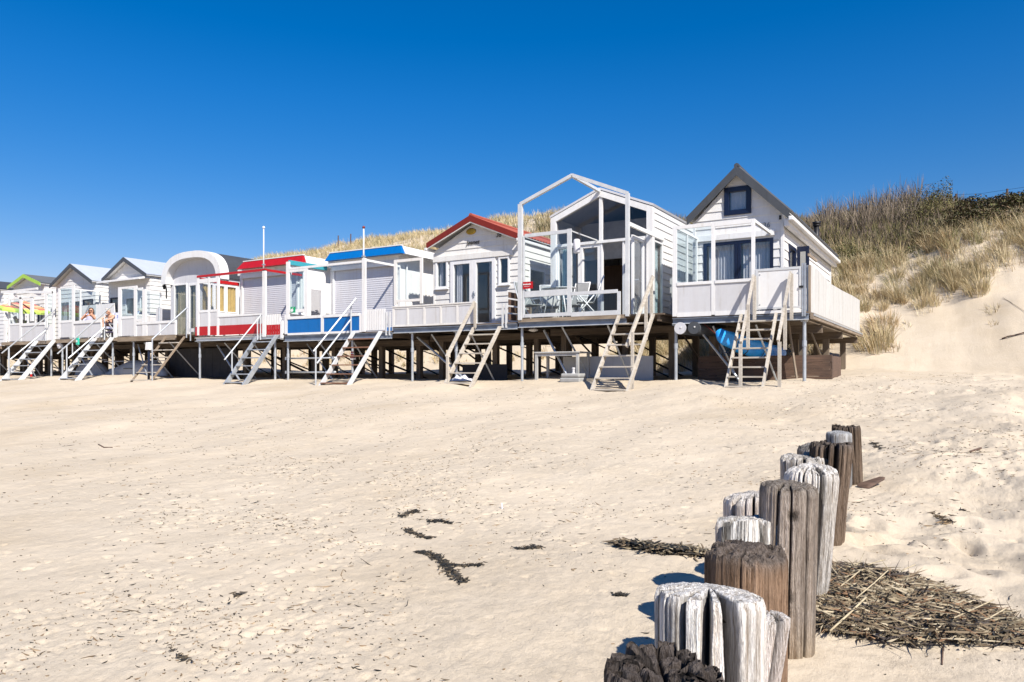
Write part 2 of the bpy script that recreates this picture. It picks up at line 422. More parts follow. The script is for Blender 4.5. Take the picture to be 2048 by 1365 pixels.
# dents: heel marks and wind-scoured hollows, each pressed into the sheet with a low rim
rng = np.random.default_rng(3)
def press(x, y, r, dep, el=1., an=0.):
    R = r * 2.6
    i0, i1 = np.searchsorted(XS, x - R), np.searchsorted(XS, x + R); j0, j1 = np.searchsorted(YS, y - R), np.searchsorted(YS, y + R)
    if i1 - i0 < 2 or j1 - j0 < 2: return
    dx, dy = GX[j0:j1, i0:i1] - x, GY[j0:j1, i0:i1] - y
    u = (dx * math.cos(an) + dy * math.sin(an)) / el; v = -dx * math.sin(an) + dy * math.cos(an)
    q = np.sqrt(u * u + v * v) / r
    GZ[j0:j1, i0:i1] += dep * (-np.exp(-q ** 3 * 1.2) + .22 * np.exp(-((q - 1.35) / .35) ** 2))
def scatter(n, f):
    out = np.zeros((0, 2))
    while len(out) < n:
        px, d = rng.uniform(-60, 2100, 6000), 2.2 * np.exp(rng.uniform(0, 2.25, 6000)); l = (px - CX) / F * d
        x, y = cam_xy(d, l); k = rng.uniform(0, 1, 6000) < f(px, d, x, y); out = np.concatenate([out, np.stack([x[k], y[k]], 1)])
    return out[:n]
def dens(px, d, x, y):
    """how churned the sand is: a broad trodden band, patchy, with smooth wind-swept lanes between"""
    py = 642 + 2429 / d
    a = np.exp(-((px - 700) / 420) ** 2 - ((py - 990) / 150) ** 2) + .6 * np.exp(-((px - 480) / 380) ** 2 - ((py - 1220) / 130) ** 2)
    b = 1.2 * np.exp(-((px - 1850) / 300) ** 2 - ((py - 950) / 150) ** 2)
    c = -.5 * np.exp(-((px - 1000) / 220) ** 2 - ((py - 1210) / 90) ** 2) - .3 * np.exp(-((px - 130) / 160) ** 2 - ((py - 1010) / 60) ** 2)
    q = .15 + 1.9 * np.clip(fbm(x * .8 + .3 * y, y * 1.1, 3, 131) + .22, 0, 1) + 2.2 * np.clip(fbm(x * 2.6, y * 3.2, 2, 137) - .08, 0, 1)
    return np.clip((a + b + c + .10) * q, .015, 1)
for x, y in scatter(5200, dens):
    s = rng.uniform(.008, .024) * (1 + .03 * math.hypot(x, y))
    press(x, y, s, s * rng.uniform(.3, .8) * min(1, .35 + .09 * math.hypot(x, y)), rng.uniform(1, 2.2), rng.uniform(-.5, .9))
for x, y in scatter(120, lambda px, d, x, y: (px > 1560) & (d > 4.2)):
    press(x, y, rng.uniform(.07, .13), rng.uniform(.018, .045), rng.uniform(1.2, 2.2), rng.uniform(0, 3.1))
ny, nx = GX.shape
idx = np.arange(ny * nx).reshape(ny, nx)
quads = np.stack([idx[:-1, :-1], idx[:-1, 1:], idx[1:, 1:], idx[1:, :-1]], -1).reshape(-1, 4)
# sand material: pale dry sand, damp-brown drifts, grain, wind ripples
m, nt, b = new_mat('beach_sand')
big = noise(nt, .35, (1, 1, 1), 5, .6); mid = noise(nt, 2.6, (1, 1, 1), 6, .65); grain = noise(nt, 240, (1, 1, 1), 2); fleck = noise(nt, 55, (1, .6, 1), 3, .7)
c = ramp(nt, big, [(.30, (.43, .345, .240)), (.46, (.515, .433, .328)), (.7, (.548, .468, .362))])
c = mixc(nt, ramp(nt, mid, [(.42, (.0, .0, .0)), (.75, (.45, .45, .45))]), c, (.43, .342, .232))
c = mixc(nt, ramp(nt, fleck, [(.67, (0, 0, 0)), (.76, (.55, .55, .55))]), c, (.26, .20, .135))
c = mixc(nt, .4, c, ramp(nt, grain, [(.25, (.36, .30, .218)), (.7, (.615, .535, .415))]))
nt.links.new(c, b.inputs['Base Color']); b.inputs['Roughness'].default_value = .95; b.inputs['Specular IOR Level'].default_value = .15
crumb = noise(nt, 26, (1, .7, 1), 6, .78); cmask = noise(nt, .55, (1, 1.4, 1), 4, .6)
cm = nd(nt, 'ShaderNodeMath', operation='MULTIPLY', use_clamp=True); cr_ = ramp(nt, cmask, [(.40, (.12, .12, .12)), (.60, (1, 1, 1))]); nt.links.new(cr_, cm.inputs[0]); nt.links.new(ramp(nt, crumb, [(.38, (0, 0, 0)), (.5, (.75, .75, .75)), (.66, (1, 1, 1))]), cm.inputs[1])
ad = nd(nt, 'ShaderNodeMath', operation='MULTIPLY_ADD'); ad.inputs[1].default_value = .35
rip = noise(nt, 14, (1, .45, 1), 5, .7); nt.links.new(grain, ad.inputs[0]); nt.links.new(rip, ad.inputs[2])
ad2 = nd(nt, 'ShaderNodeMath', operation='MULTIPLY_ADD'); ad2.inputs[1].default_value = .7; nt.links.new(cm.outputs[0], ad2.inputs[0]); nt.links.new(ad.outputs[0], ad2.inputs[2])
bump(nt, b, ad2.outputs[0], .5, .024)
M['sand'] = m
o = np_mesh('sand_beach', np.stack([GX, GY, GZ], -1).reshape(-1, 3), quads.ravel(), np.full(len(quads), 4), 'sand', smooth=True)
tag(o, 'pale dry sand beach rising to the dune foot', None, None, 'structure')
def ground(x, y):
    """height of the finished sheet (with dents)"""
    i = np.clip(np.searchsorted(XS, x) - 1, 0, nx - 2); j = np.clip(np.searchsorted(YS, y) - 1, 0, ny - 2)
    fx = (x - XS[i]) / (XS[i + 1] - XS[i]); fy = (y - YS[j]) / (YS[j + 1] - YS[j])
    return (GZ[j, i] * (1 - fx) + GZ[j, i + 1] * fx) * (1 - fy) + (GZ[j + 1, i] * (1 - fx) + GZ[j + 1, i + 1] * fx) * fy
def g1(x, y): return float(ground(np.array([x]), np.array([y]))[0])
# the sea behind the photographer (seen only in window glass)
m, nt, b = new_mat('sea_water'); b.inputs['Base Color'].default_value = (.02, .07, .10, 1); b.inputs['Roughness'].default_value = .15
bump(nt, b, noise(nt, .8, (1, 2, 1), 5), .5, .2); M['sea'] = m
mb = MB(); mb.box(-600, 600, -1200, -30, -1.2, -.72); tag(mb.build('sea', 'sea'), None, None, None, 'structure')

# ---- grass, thicket, low scrub -----------------------------------------------------------------------------------------
def blades(name, roots, hgt, wid, lean, tint, mat, curl=.35):
    """one bent, tapering blade per root: 7 vertices"""
    n = len(roots); a = rng.uniform(0, 2 * math.pi, n)
    sx, sy = np.cos(a) * wid / 2, np.sin(a) * wid / 2
    V = np.zeros((n, 7, 3)); lv = (0, .38, .72, 1.)
    for k, t in enumerate(lv):
        cx = roots[:, 0] + lean[:, 0] * hgt * (t * .55 + curl * t * t); cy = roots[:, 1] + lean[:, 1] * hgt * (t * .55 + curl * t * t)
        l2 = np.hypot(lean[:, 0], lean[:, 1]); cz = roots[:, 2] - .03 + hgt * t * (1 - .42 * np.minimum(1, l2) * t)
        w = (1, .9, .6, 0)[k]
        if k < 3:
            V[:, 2 * k] = np.stack([cx - sx * w, cy - sy * w, cz], 1); V[:, 2 * k + 1] = np.stack([cx + sx * w, cy + sy * w, cz], 1)
        else: V[:, 6] = np.stack([cx, cy, cz], 1)
    base = (np.arange(n) * 7)[:, None]
    fl = np.concatenate([base + np.array([0, 1, 3, 2]), base + np.array([2, 3, 5, 4]), base + np.array([4, 5, 6])], 1).ravel()
    lt = np.tile([4, 4, 3], n)
    return np_mesh(name, V.reshape(-1, 3), fl, lt, mat, np.repeat(tint, 7, 0))
def tufts(cx, cy, nb, hm, spread, pal, palw, wid=.011, open_=.55):
    """marram: each tuft centre grows nb blades that lean outwards"""
    n = len(cx); tot = n * nb
    a = rng.uniform(0, 2 * math.pi, tot); r = np.sqrt(rng.uniform(0, 1, tot)) * np.repeat(spread, nb)
    x = np.repeat(cx, nb) + np.cos(a) * r; y = np.repeat(cy, nb) + np.sin(a) * r
    z = ground(x, y)
    h = np.repeat(hm, nb) * rng.uniform(.45, 1.15, tot)
    la = rng.uniform(0, open_, tot); lean = np.stack([np.cos(a) * la - .16 - .1 * rng.uniform(0, 1, tot), np.sin(a) * la - .06], 1)
    pal = np.array(pal); tk = rng.choice(len(pal), n, p=palw)
    mix = rng.uniform(0, 1, tot)[:, None]
    bk = rng.choice(len(pal), tot, p=palw)
    t = np.where(mix < .62, pal[np.repeat(tk, nb)], pal[bk]) * rng.uniform(.7, 1.25, tot)[:, None]
    return np.stack([x, y, z], 1), h, np.full(tot, wid) * rng.uniform(.6, 1.3, tot), lean, t
M['marram'] = attr_mat('marram_grass'); M['twig'] = attr_mat('bare_twig'); M['scrub'] = attr_mat('scrub_leaf')
STRAW = [(.47, .375, .215), (.58, .49, .31), (.35, .285, .155), (.24, .22, .095), (.155, .155, .065), (.38, .265, .14)]
WL = [.30, .26, .18, .12, .05, .09]; WR = [.30, .30, .14, .09, .03, .14]
def cover(n, x0, x1, y0, y1, keep):
    x, y = rng.uniform(x0, x1, n), rng.uniform(y0, y1, n); k = keep(x, y) > rng.uniform(0, 1, n); return x[k], y[k]
# far ridge, left of the tall cabins
x, y = cover(15000, -75, -10, 33, 46, lambda x, y: .35 + 1.6 * np.clip(fbm(x * .5, y * .5, 3, 61) + .35, 0, 1))
nn = len(x); g = tufts(x, y, 11, rng.uniform(.35, .75, nn), rng.uniform(.08, .28, nn), STRAW, WL, .022)
tag(blades('dune_grass', *g, 'marram'), 'straw coloured marram grass over the ridge behind the cabins', 'grass', None, 'stuff')
# dry litter and stems seen under the decks at the dune foot
x, y = cover(1500, -62, -4, 27.8, 31.5, lambda x, y: .2 + 1.5 * np.clip(fbm(x * .6, y * .9, 3, 63) + .2, 0, 1))
nn = len(x); g = tufts(x, y, 14, rng.uniform(.25, .5, nn), rng.uniform(.1, .3, nn), STRAW, [.2, .15, .25, .08, .02, .3], .02)
tag(blades('dune_foot_grass', *g, 'marram'), 'dry tan grass at the dune foot seen under the decks', 'grass', None, 'stuff')
# right-hand slope: dense upper bank with bare sand breaking in from below
def keep_r(x, y):
    edge = 30.3 + 1.1 * np.clip((x + 1.5) * .25, -2, 1) + 2.2 * fbm(x * .42, y * .2, 3, 71)
    edge = edge - 2.6 * sst(-3.4, -4.4, x)
    k = sst(-.5, .8, y - edge)
    bare = np.exp(-((x + 2.7) / .5) ** 2 - ((y - 32.7) / .7) ** 2) + np.exp(-((x + 2.6) / .7) ** 2 - ((y - 30.6) / .8) ** 2)
    return np.clip(k * (.75 + .8 * fbm(x * .8, y * .8, 2, 73)) - 1.4 * bare, 0, 1)
x, y = cover(7000, -12, 6, 27, 41, lambda x, y: keep_r(x, y) * (1 - .85 * sst(35.2, 36.4, y) * sst(-.8, .6, x)))
nn = len(x); hh = rng.uniform(.30, .62, nn) * (1 + .45 * fbm(x * .7, y * .7, 2, 75))
A = tufts(x, y, 9, hh, rng.uniform(.08, .26, nn), STRAW, WR, .0115)
# big round tussocks, each with its own colour, lit on the sunny side and dark underneath
x, y = cover(1500, -12, 6, 27, 41, lambda x, y: keep_r(x, y) * (1 - .75 * sst(36.5, 38.5, y)) * (1 - .9 * sst(35.2, 36.4, y) * sst(-.8, .6, x)))
nn = len(x); B = tufts(x, y, 95, rng.uniform(.55, 1.0, nn), rng.uniform(.10, .26, nn), STRAW, WR, .0115, 1.0)
g = [np.concatenate([a_, b_]) for a_, b_ in zip(A, B)]
tag(blades('bank_grass', *g, 'marram'), 'tall pale straw marram tussocks covering the bank right of the cabins', 'grass', None, 'stuff')
# tufts one can tell apart, out on the bare slope
def hit(px, py, y0=24., y1=60.):
    """where the sight line through a pixel meets the slope"""
    Y_ = np.arange(y0, y1, .05); xs = np.array([X(px, v) for v in Y_]); zs = np.array([Z(px, py, v) for v in Y_])
    k = np.argmax(ground(xs, Y_) > zs); return float(Y_[k])
def single_tuft(px, py, Y, h, nb, sp, label, greens=.2):
    Y = hit(px, py); x = X(px, Y); w = [(.24), .2, .2 - greens * .3, .12 + greens * .3, .06, .18]
    g = tufts(np.array([x]), np.array([Y]), nb, np.array([h]), np.array([sp]), STRAW, np.array(w) / sum(w), .014, .8)
    o = blades('grass_tuft', *g, 'marram', .5); tag(o, label, 'grass tuft', 'grass tufts on the bare slope')
single_tuft(1748, 690, 28.6, .80, 620, .62, 'broad green and tan grass tuft low on the slope just right of the last cabin', .5)
single_tuft(1765, 655, 29.6, .65, 330, .5, 'tan grass tuft just above the broad one by the last cabin', .4)
single_tuft(1785, 700, 28.0, .35, 50, .25, 'thin short grass tuft lowest on the slope beside the last cabin', .1)
single_tuft(1955, 585, 31.0, .85, 330, .38, 'large dark round grass tuft hanging over the bare sand slope', .5)
single_tuft(1880, 560, 31.6, .8, 260, .45, 'dark bushy grass tuft above the middle of the bare slope', .45)
single_tuft(1905, 562, 31.5, .75, 200, .35, 'tan bushy grass tuft between the two dark ones', .1)
single_tuft(1985, 622, 29.9, .3, 44, .22, 'sparse low grass tuft below the large round one', 0)
single_tuft(1888, 600, 30.6, .25, 30, .25, 'wispy grass tuft of a few stems in mid slope', 0)
single_tuft(1818, 582, 31.0, .28, 36, .18, 'small lone grass tuft under the dense bank', 0)
single_tuft(1988, 650, 29.2, .22, 24, .15, 'tiny grass tuft low on the slope near a stick', 0)
single_tuft(1812, 655, 29.4, .25, 22, .2, 'scant grass tuft of dry stems right of the last cabin', 0)
# bare brown thicket along the right ridge: branching twigs
def thicket(n, x0, x1, y0, y1, hlo, hhi, pal, keep, name, label, per=26):
    x, y = cover(n, x0, x1, y0, y1, keep); nn = len(x)
    a = rng.uniform(0, 2 * math.pi, nn * per); r = rng.uniform(0, .35, nn * per)
    X_, Y_ = np.repeat(x, per) + np.cos(a) * r, np.repeat(y, per) + np.sin(a) * r
    hs = np.repeat(rng.uniform(hlo, hhi, nn), per); lift = rng.uniform(0, .6, nn * per) * hs * (rng.uniform(0, 1, nn * per) < .7)
    Z_ = ground(X_, Y_) + lift
    la = rng.uniform(.05, .95, nn * per); pal = np.array(pal)
    t = pal[rng.choice(len(pal), nn * per)] * rng.uniform(.7, 1.3, nn * per)[:, None]
    o = blades(name, np.stack([X_, Y_, Z_], 1), (hs - lift) * rng.uniform(.5, 1.1, nn * per), rng.uniform(.012, .026, nn * per), np.stack([np.cos(a) * la, np.sin(a) * la], 1), t, 'twig', .1)
    return tag(o, label, 'shrub', None, 'stuff')
thicket(1700, -14, .2, 35.8, 42, .55, 1.2, [(.19, .14, .105), (.24, .185, .14), (.145, .115, .08), (.17, .15, .07), (.22, .20, .08)],
        lambda x, y: (.35 + 1.1 * sst(35.8, 38.5, y)) * (1 - sst(-1.2, .4, x - .25 * (y - 37))) , 'bare_thicket', 'leafless brown sea buckthorn thicket along the right ridge')
thicket(170, -6, -1.6, 37.5, 41.5, 1.4, 2.1, [(.20, .16, .12), (.26, .21, .16), (.16, .13, .09)], lambda x, y: .9 + 0 * x, 'tall_thicket', 'taller pale twigs standing up out of the brown thicket', 20)
thicket(160, -24.5, -15, 40, 43, .4, .9, [(.10, .085, .06), (.13, .12, .06)], lambda x, y: .2 + .8 * (fbm(x * .5, y * .5, 2, 91) > .02), 'ridge_thicket', 'dark low bushes on the ridge behind the red roofed cabin')
def leafmat(n, x0, x1, y0, y1, keep, h, pal, size, name, label):
    x, y = cover(n, x0, x1, y0, y1, keep); nn = len(x)
    z = ground(x, y) + h * (rng.uniform(0, 1, nn) ** .6) * (1 + 1.2 * fbm(x * .9, y * .9, 3, 81))
    a, b2 = rng.uniform(0, 6.28, nn), rng.uniform(-.9, .9, nn); s = size * rng.uniform(.6, 1.4, nn)
    ux, uy, uz = np.cos(a) * np.cos(b2) * s, np.sin(a) * np.cos(b2) * s, np.sin(b2) * s
    vx, vy, vz = -np.sin(a) * s * .5, np.cos(a) * s * .5, rng.uniform(-.4, .4, nn) * s
    C0 = np.stack([x, y, z], 1); U = np.stack([ux, uy, uz], 1); W = np.stack([vx, vy, vz], 1)
    V = np.stack([C0 - U, C0 + W, C0 + U, C0 - W], 1)
    pal = np.array(pal); t = pal[rng.choice(len(pal), nn)] * rng.uniform(.6, 1.4, nn)[:, None]
    pt = .65 + .7 * np.clip(fbm(x * .7, y * .7, 3, 83) + .5, 0, 1); t = t * pt[:, None]
    o = np_mesh(name, V.reshape(-1, 3), np.arange(nn * 4), np.full(nn, 4), 'scrub', np.repeat(t, 4, 0))
    return tag(o, label, 'scrub', None, 'stuff')
leafmat(110000, -3, 12, 34.8, 43, lambda x, y: sst(-.8, .6, x - .35 * (y - 38.5) + .6 * vn(x, y, 5)) * sst(35.1, 36.1, y + 1.0 * vn(x * .8, y, 8)), .55,
        [(.075, .078, .030), (.095, .09, .035), (.05, .05, .024), (.14, .10, .062), (.10, .075, .05)], .055, 'low_scrub', 'dark green and brown low scrub on the top right of the dune')
leafmat(30000, -12, 0, 34.6, 37.5, lambda x, y: np.clip(.5 + 1.6 * fbm(x * .6, y * .8, 2, 95), 0, 1), .35,
        [(.095, .115, .030), (.12, .13, .045), (.15, .14, .06)], .04, 'green_undergrowth', 'green undergrowth between the thicket and the tan grass')
leafmat(16000, -2.2, -.2, 37, 41, lambda x, y: .45 + 0 * x, .95, [(.15, .14, .05), (.13, .125, .05), (.16, .13, .06)], .035, 'yellow_bush', 'yellow green bush at the edge of the brown thicket')
# ---- shared pieces of a cabin on stilts --------------------------------------------------------------------------------
def deck(t, xl, xr, y0, y1, zt, xf0=None, xf1=None, fascia='steel', ft=.15, wood_top=.0, tubes=(), piles=True, braces=True):
    d = MB(); n = int((y1 - y0) / .145)
    for k in range(n): d.box(xl, xr, y0 + k * .145, y0 + k * .145 + .135, zt - .04, zt)
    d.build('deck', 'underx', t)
    xf0 = xl if xf0 is None else xf0; xf1 = xr if xf1 is None else xf1
    zb = zt - .041
    if wood_top:
        w = MB(); w.box(xf0, xf1, y0 - .03, y0 + .02, zt - wood_top, zt - .001); w.build('edge_board', 'woodx', t); zb = zt - wood_top - .002
    if fascia:
        f = MB(); f.box(xf0, xf1, y0 + .03, y0 + .05, zb - ft, zb); f.box(xf0, xf1, y0 - .02, y0 + .03, zb - .018, zb)
        f.build('fascia_beam', fascia, t)
        g = MB(); g.box(xf0, xf1, y0 - .03, y0 + .03, zb - ft - .02, zb - ft); g.build('fascia_flange', 'flange', t)
    zj = zb - .001
    for k in range(4):
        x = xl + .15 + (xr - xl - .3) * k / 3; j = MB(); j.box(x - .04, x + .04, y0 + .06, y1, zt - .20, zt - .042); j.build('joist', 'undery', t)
    for y in (y0 + 2.0, (y0 + 2 + y1 - .6) / 2, y1 - .6):
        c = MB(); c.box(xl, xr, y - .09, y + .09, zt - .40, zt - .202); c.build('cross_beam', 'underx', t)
        if piles:
            for x in (xl + .45, (xl + xr) / 2 + .3, xr - .45):
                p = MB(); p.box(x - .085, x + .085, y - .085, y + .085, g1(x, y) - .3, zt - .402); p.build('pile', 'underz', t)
    for x in tubes:
        zg = g1(x, y0 + .12); p = MB(); p.tube((x, y0 + .12, zg - .25), (x, y0 + .12, zt - .21), .04, 10); p.tube((x, y0 + .12, zt - .8), (x, y0 + .12, zt - .66), .052, 10)
        p.box(x - .07, x + .07, y0 + .05, y0 + .19, zt - .222, zt - .2); p.build('stilt', 'galv', t)
    if braces:
        R_ = random.Random(int(xl * 10))
        for y in [v for v in (y0 + .5, y0 + 2.25, y0 + 4.4, y0 + 6.6) if v < y1 - .2]:
            for s in (0, 1):
                a, b = (xl + .5, xr - .5) if s else (xr - .5, xl + .5)
                if y < y0 + 1: b = a + (b - a) * R_.uniform(.25, .5)
                if y > y0 + 1 and R_.random() < .15: continue
            q = MB(); e = R_.uniform(-.7, .5); q.tube((a, y + s * .09, zt - .3), (b + e, y + s * .09, g1(b + e, y) - .1), R_.choice((.022, .03, .035)), 6); q.build('brace', 'galv' if y < y0 + 1 else 'black', t)
        for fx in (.3, .62):
            a = xl + (xr - xl) * fx; q = MB(); yb_ = y0 + R_.uniform(1.0, 1.6); bx_ = a + R_.uniform(.25, .6); q.tube((a, y0 + .2, zt - .25), (bx_, yb_, g1(bx_, yb_) - .1), .026, 6); q.build('brace', 'galv', t)
        for x in (xl + .45, xr - .45):
            q = MB(); q.tube((x + .13, y0 + 2.2, zt - .3), (x + .13, y0 + 5.1, g1(x, y0 + 5.1) + .05), .03, 6); q.build('brace', 'underz', t)
def stairs(label, xl, xr, zt, run=1.5, n=7, mat='galv', tmat='galv', sw=.06, sh=.2, rails=(), posts=(), rmat='flange', y0=YF, xo=0., rr=.022, square=False, twin=False, group='stairs down to the sand'):
    yb = y0 - run; zg = g1((xl + xr) / 2, yb) - .08
    t = thing('staircase', label, 'stairs', ((xl + xr) / 2, (y0 + yb) / 2, zg), group)
    def at(f): return y0 - .06 - (run - .06) * f, zt - (zt - zg) * f
    for x in (xl, xr):
        s = MB(); y1, z1 = at(-.02); y2, z2 = at(1.); h = sh * .5
        s.hexa([(x - sw / 2 + xo, y2 - h * .7, z2), (x + sw / 2 + xo, y2 - h * .7, z2), (x + sw / 2 + xo, y2 + h * .9, z2), (x - sw / 2 + xo, y2 + h * .9, z2),
                (x - sw / 2, y1 - h * .9, z1 - .02), (x + sw / 2, y1 - h * .9, z1 - .02), (x + sw / 2, y1 + .05, z1 - .02), (x - sw / 2, y1 + .05, z1 - .02)])
        s.build('stringer', mat, t, bevel=.004)
    for k in range(n):
        f = (k + .75) / (n + .25); y, z = at(f); s = MB(); s.box(xl + sw / 2 + .004 + xo * f, xr - sw / 2 - .004 + xo * f, y - .13, y + .09, z - .035, z); s.build('tread', tmat, t, bevel=.004)
    for r in rails:
        s = MB()
        if square: s.bar(r[0], r[1], .045, .10)
        else: s.tube(r[0], r[1], rr, 8)
        s.build('handrail', rmat, t)
    for p in posts:
        s = MB()
        if square: s.bar(p[0], p[1], .07, .05, (0, 1, 0))
        else: s.tube(p[0], p[1], rr * .9, 8)
        s.build('rail_post', rmat, t)
    return t
def screen(label, base, group='windscreens along the deck fronts', name='windscreen', cat='windscreen'):
    return thing(name, label, cat, base, group)
def fbox(t, part, mat, px0, px1, pya, pyb, pm=None, Y=YF, d=.045, dy=0., bevel=0):
    """box on the front plane given by its outline there; heights are read at pm (default: middle)"""
    pm = (px0 + px1) / 2 if pm is None else pm
    b = MB(); b.box(X(px0, Y), X(px1, Y), Y - d / 2 + dy, Y + d / 2 + dy, Z(pm, pya, Y), Z(pm, pyb, Y)); return b.build(part, mat, t, bevel=bevel)
def wbox(t, part, mat, x0, x1, y0, y1, z0, z1, bevel=0):
    b = MB(); b.box(x0, x1, y0, y1, z0, z1); return b.build(part, mat, t, bevel=bevel)
def wbar(t, part, mat, p, q, w, h):
    b = MB(); b.bar(p, q, w, h); return b.build(part, mat, t)
def picket(label, x0, x1, z0, z1, y, n, paint2=None, zsplit=None):
    t = thing('picket_gate', label, 'gate', ((x0 + x1) / 2, y, z0))
    for k in range(n):
        w = (x1 - x0) / n; a = x0 + k * w + w * .14; b = x0 + (k + 1) * w - w * .14
        if paint2:
            wbox(t, 'picket', paint2, a, b, y - .012, y + .012, z0, zsplit); wbox(t, 'picket', 'white', a, b, y - .012, y + .012, zsplit + .001, z1)
        else: wbox(t, 'picket', 'white', a, b, y - .012, y + .012, z0, z1)
    for z in (z0 + .14, z1 - .2): wbox(t, 'rail', paint2 if paint2 and z < zsplit else 'white', x0, x1, y + .0125, y + .045, z, z + .07)
    return t
def flagpole(label, x, y, z0, z1, r=.03):
    t = thing('flagpole', label, 'flagpole', (x, y, z0), 'flagpoles')
    b = MB(); b.tube((x, y, z0), (x, y, z1), r, 10, r * .7); b.build('pole', 'white', t, True)
    b = MB(); b.lathe((x, y, z1), [(.012, 0), (.045, .02), (.05, .05), (.03, .085), (.004, .095)], 10); b.build('finial', 'brickred' if 'russet' in label else 'white', t, True)
    b = MB(); b.box(x - r - .02, x + r + .02, y - r - .015, y + r + .015, z0 + .25, z0 + .29); b.build('bracket', 'galv', t)
    return t
WALLF = Pl('F', YW)
def WX(px): return X(px, YW)
def WZ(px, py): return Z(px, py, YW)

# ==== cabin with the navy windows (right end of the row) ================================================================
zd = Z(1345, 634, YF); XL, XR = X(1345, YF), X(1617, YF)
c = thing('beach_cabin', 'white boarded cabin with steep slate gable and navy windows, last of the row', 'cabin', ((XL + XR) / 2, YW, zd), 'cabins on stilts')
deck(c, XL, XR, YF, YL, zd, tubes=(X(1345, YF) + .05, X(1607, YF)), ft=.13)
hl, hr = -6.16, -3.86; za = Z(1468, 333, YW - .22); ze = 5.74
win = (WX(1407), WX(1547), zd + .08, WZ(1476, 482)); att = (X(1449, YW), X(1503, YW), Z(1476, 430, YW), Z(1476, 374, YW))
sw = [(YX(1583, hr), YX(1600, hr), EYE + 1.42 + .95, EYE + 3.42), (YX(1604, hr), YX(1606, hr), 0, 0), (YX(1645, hr), YX(1652, hr), EYE + 2.5, EYE + 3.05)]
swd = (YX(1605, hr), YX(1620, hr), zd + .03, EYE + 3.62); sw1 = (YX(1576, hr) , YX(1590, hr), EYE + 2.1, EYE + 3.42); sw3 = (YX(1644, hr), YX(1653.5, hr), EYE + 2.45, EYE + 3.1)
house(c, hl, hr, YW, YL, zd, ze, ze, (hl + hr) / 2, ze + 1.16, 'board', [win, att], [sw1, sw3], pitch=.225)
xw0, xw1 = win[0], win[1]; xm = (xw0 + xw1) / 2
window(c, WALLF, *win, mat='navy', fw=.085, mull=[xm - .045, xm + .045], cur=[(xw0 + .1, xm - .1, 'voile'), (xm + .1, xw1 - .1, 'voile')], sill=False, deep=.05, name='french_window')
window(c, WALLF, *att, mat='navy', fw=.13, cur=[(att[0] + .13, att[1] - .13, 'voile', .012, 5)], sill=False, proud=.06)
PR = Pl('R', hr)
window(c, PR, *sw1, mat='navy', fw=.1, cur=[(sw1[0] + .1, sw1[1] - .1, 'voile')], sill=False, proud=.04)
# navy shutter leaf standing open beside it, and a small window at the back
yl_ = YX(1594, hr + .02); b = MB(); b.box(hr + .02, hr + .34, yl_ - .02, yl_ + .03, zd + .95, EYE + 3.5); sh = b.build('window_leaf', 'navy', c, bevel=.01)
b = MB(); b.box(hr + .11, hr + .25, yl_ - .026, yl_ - .02, zd + 1.1, EYE + 3.35); b.build('pane', 'greycloth', sh)
window(c, PR, *sw3, mat='navy', fw=.07, cur=[(sw3[0] + .1, sw3[1] - .1, 'voile')], sill=False, proud=.04)
wbox(c, 'frieze_board', 'white', WX(1394), WX(1548) + .02, YW - .075, YW - .022, WZ(1476, 478), WZ(1476, 467))
for x in (hl, hr): wbox(c, 'corner_board', 'white', x - .035, x + .035 if x < -5 else x + .035, YW - .034, YW + .08, zd, ze - .02)
wbox(c, 'corner_board', 'white', hr - .03, hr + .036, YL - .08, YL + .01, zd, ze - .02)
yo = YW - .22; rl, rr_ = X(1374, yo), X(1579, yo)
gable_roof(c, rl, rr_, Z(1374, 437, yo), Z(1579, 424, yo), (rl + rr_) / 2, za - .03, yo, YL + .25, 'slate', 'slate', bh=.2, amp=.022)
zg_ = Z(1579, 428, yo)
b = MB(); b.box(rr_ - .02, rr_ + .10, YW - .28, YL + .22, zg_ - .17, zg_ - .06); b.box(rr_ - .14, rr_ - .021, YW - .2, YL + .2, zg_ - .30, zg_ - .10); b.build('gutter', 'white', c, bevel=.02)
b = MB(); xk, yk = hr - .25, YX(1630, hr - .3); b.tube((xk, yk, 5.5), (xk, yk, 6.62), .085, 12); b.tube((xk, yk, 6.62), (xk, yk, 6.66), .12, 12); b.tube((xk, yk, 6.68), (xk, yk, 6.76), .13, 12); b.build('stove_pipe', 'black', c, True)
text_mesh('house_number', '36', .19, 'greyink', c, (WX(1526.5), YW - .05, WZ(1535, 456)))
b = MB(); b.box(WX(1559), WX(1563), YW - .06, YW - .02, WZ(1561, 440), WZ(1561, 436)); b.box(WX(1559), WX(1563), YW - .06, YW - .02, WZ(1561, 435.5), WZ(1561, 432)); b.build('outdoor_socket', 'black', c)

t = screen('white windscreen with an open upper frame in front of the navy french window', (XL, YF, zd))
for a, b_, top in ((1345.5, 1354, 453), (1423, 1430, 446.5), (1503, 1510, 438)): fbox(t, 'post', 'white', a, b_, top, 633.5 if a < 1400 else 630)
zt = Z(1350, 453, YF); fbox(t, 'rail', 'white', 1354.3, 1422.7, 453, 460, 1350); wbox(t, 'rail', 'white', X(1430.3, YF), X(1502.7, YF), YF - .022, YF + .022, Z(1506, 446, YF), Z(1506, 438, YF))
for a, b_ in ((1354.3, 1422.7), (1430.3, 1502.7)):
    fbox(t, 'rail', 'white', a, b_, 562, 568, 1425, d=.07); fbox(t, 'rail', 'white', a, b_, 623, 632, 1425)
    fbox(t, 'panel', 'panel', a - .1, b_ + .1, 568.2, 622.8, 1425, d=.02)
x0, x1 = X(1354.5, YF), X(1422.7, YF); b = MB(); b.box(x0, x1, YF - .004, YF + .004, Z(1425, 561, YF), zt - .07); b.build('pane', 'clear', t)
xs = X(1350, YF)
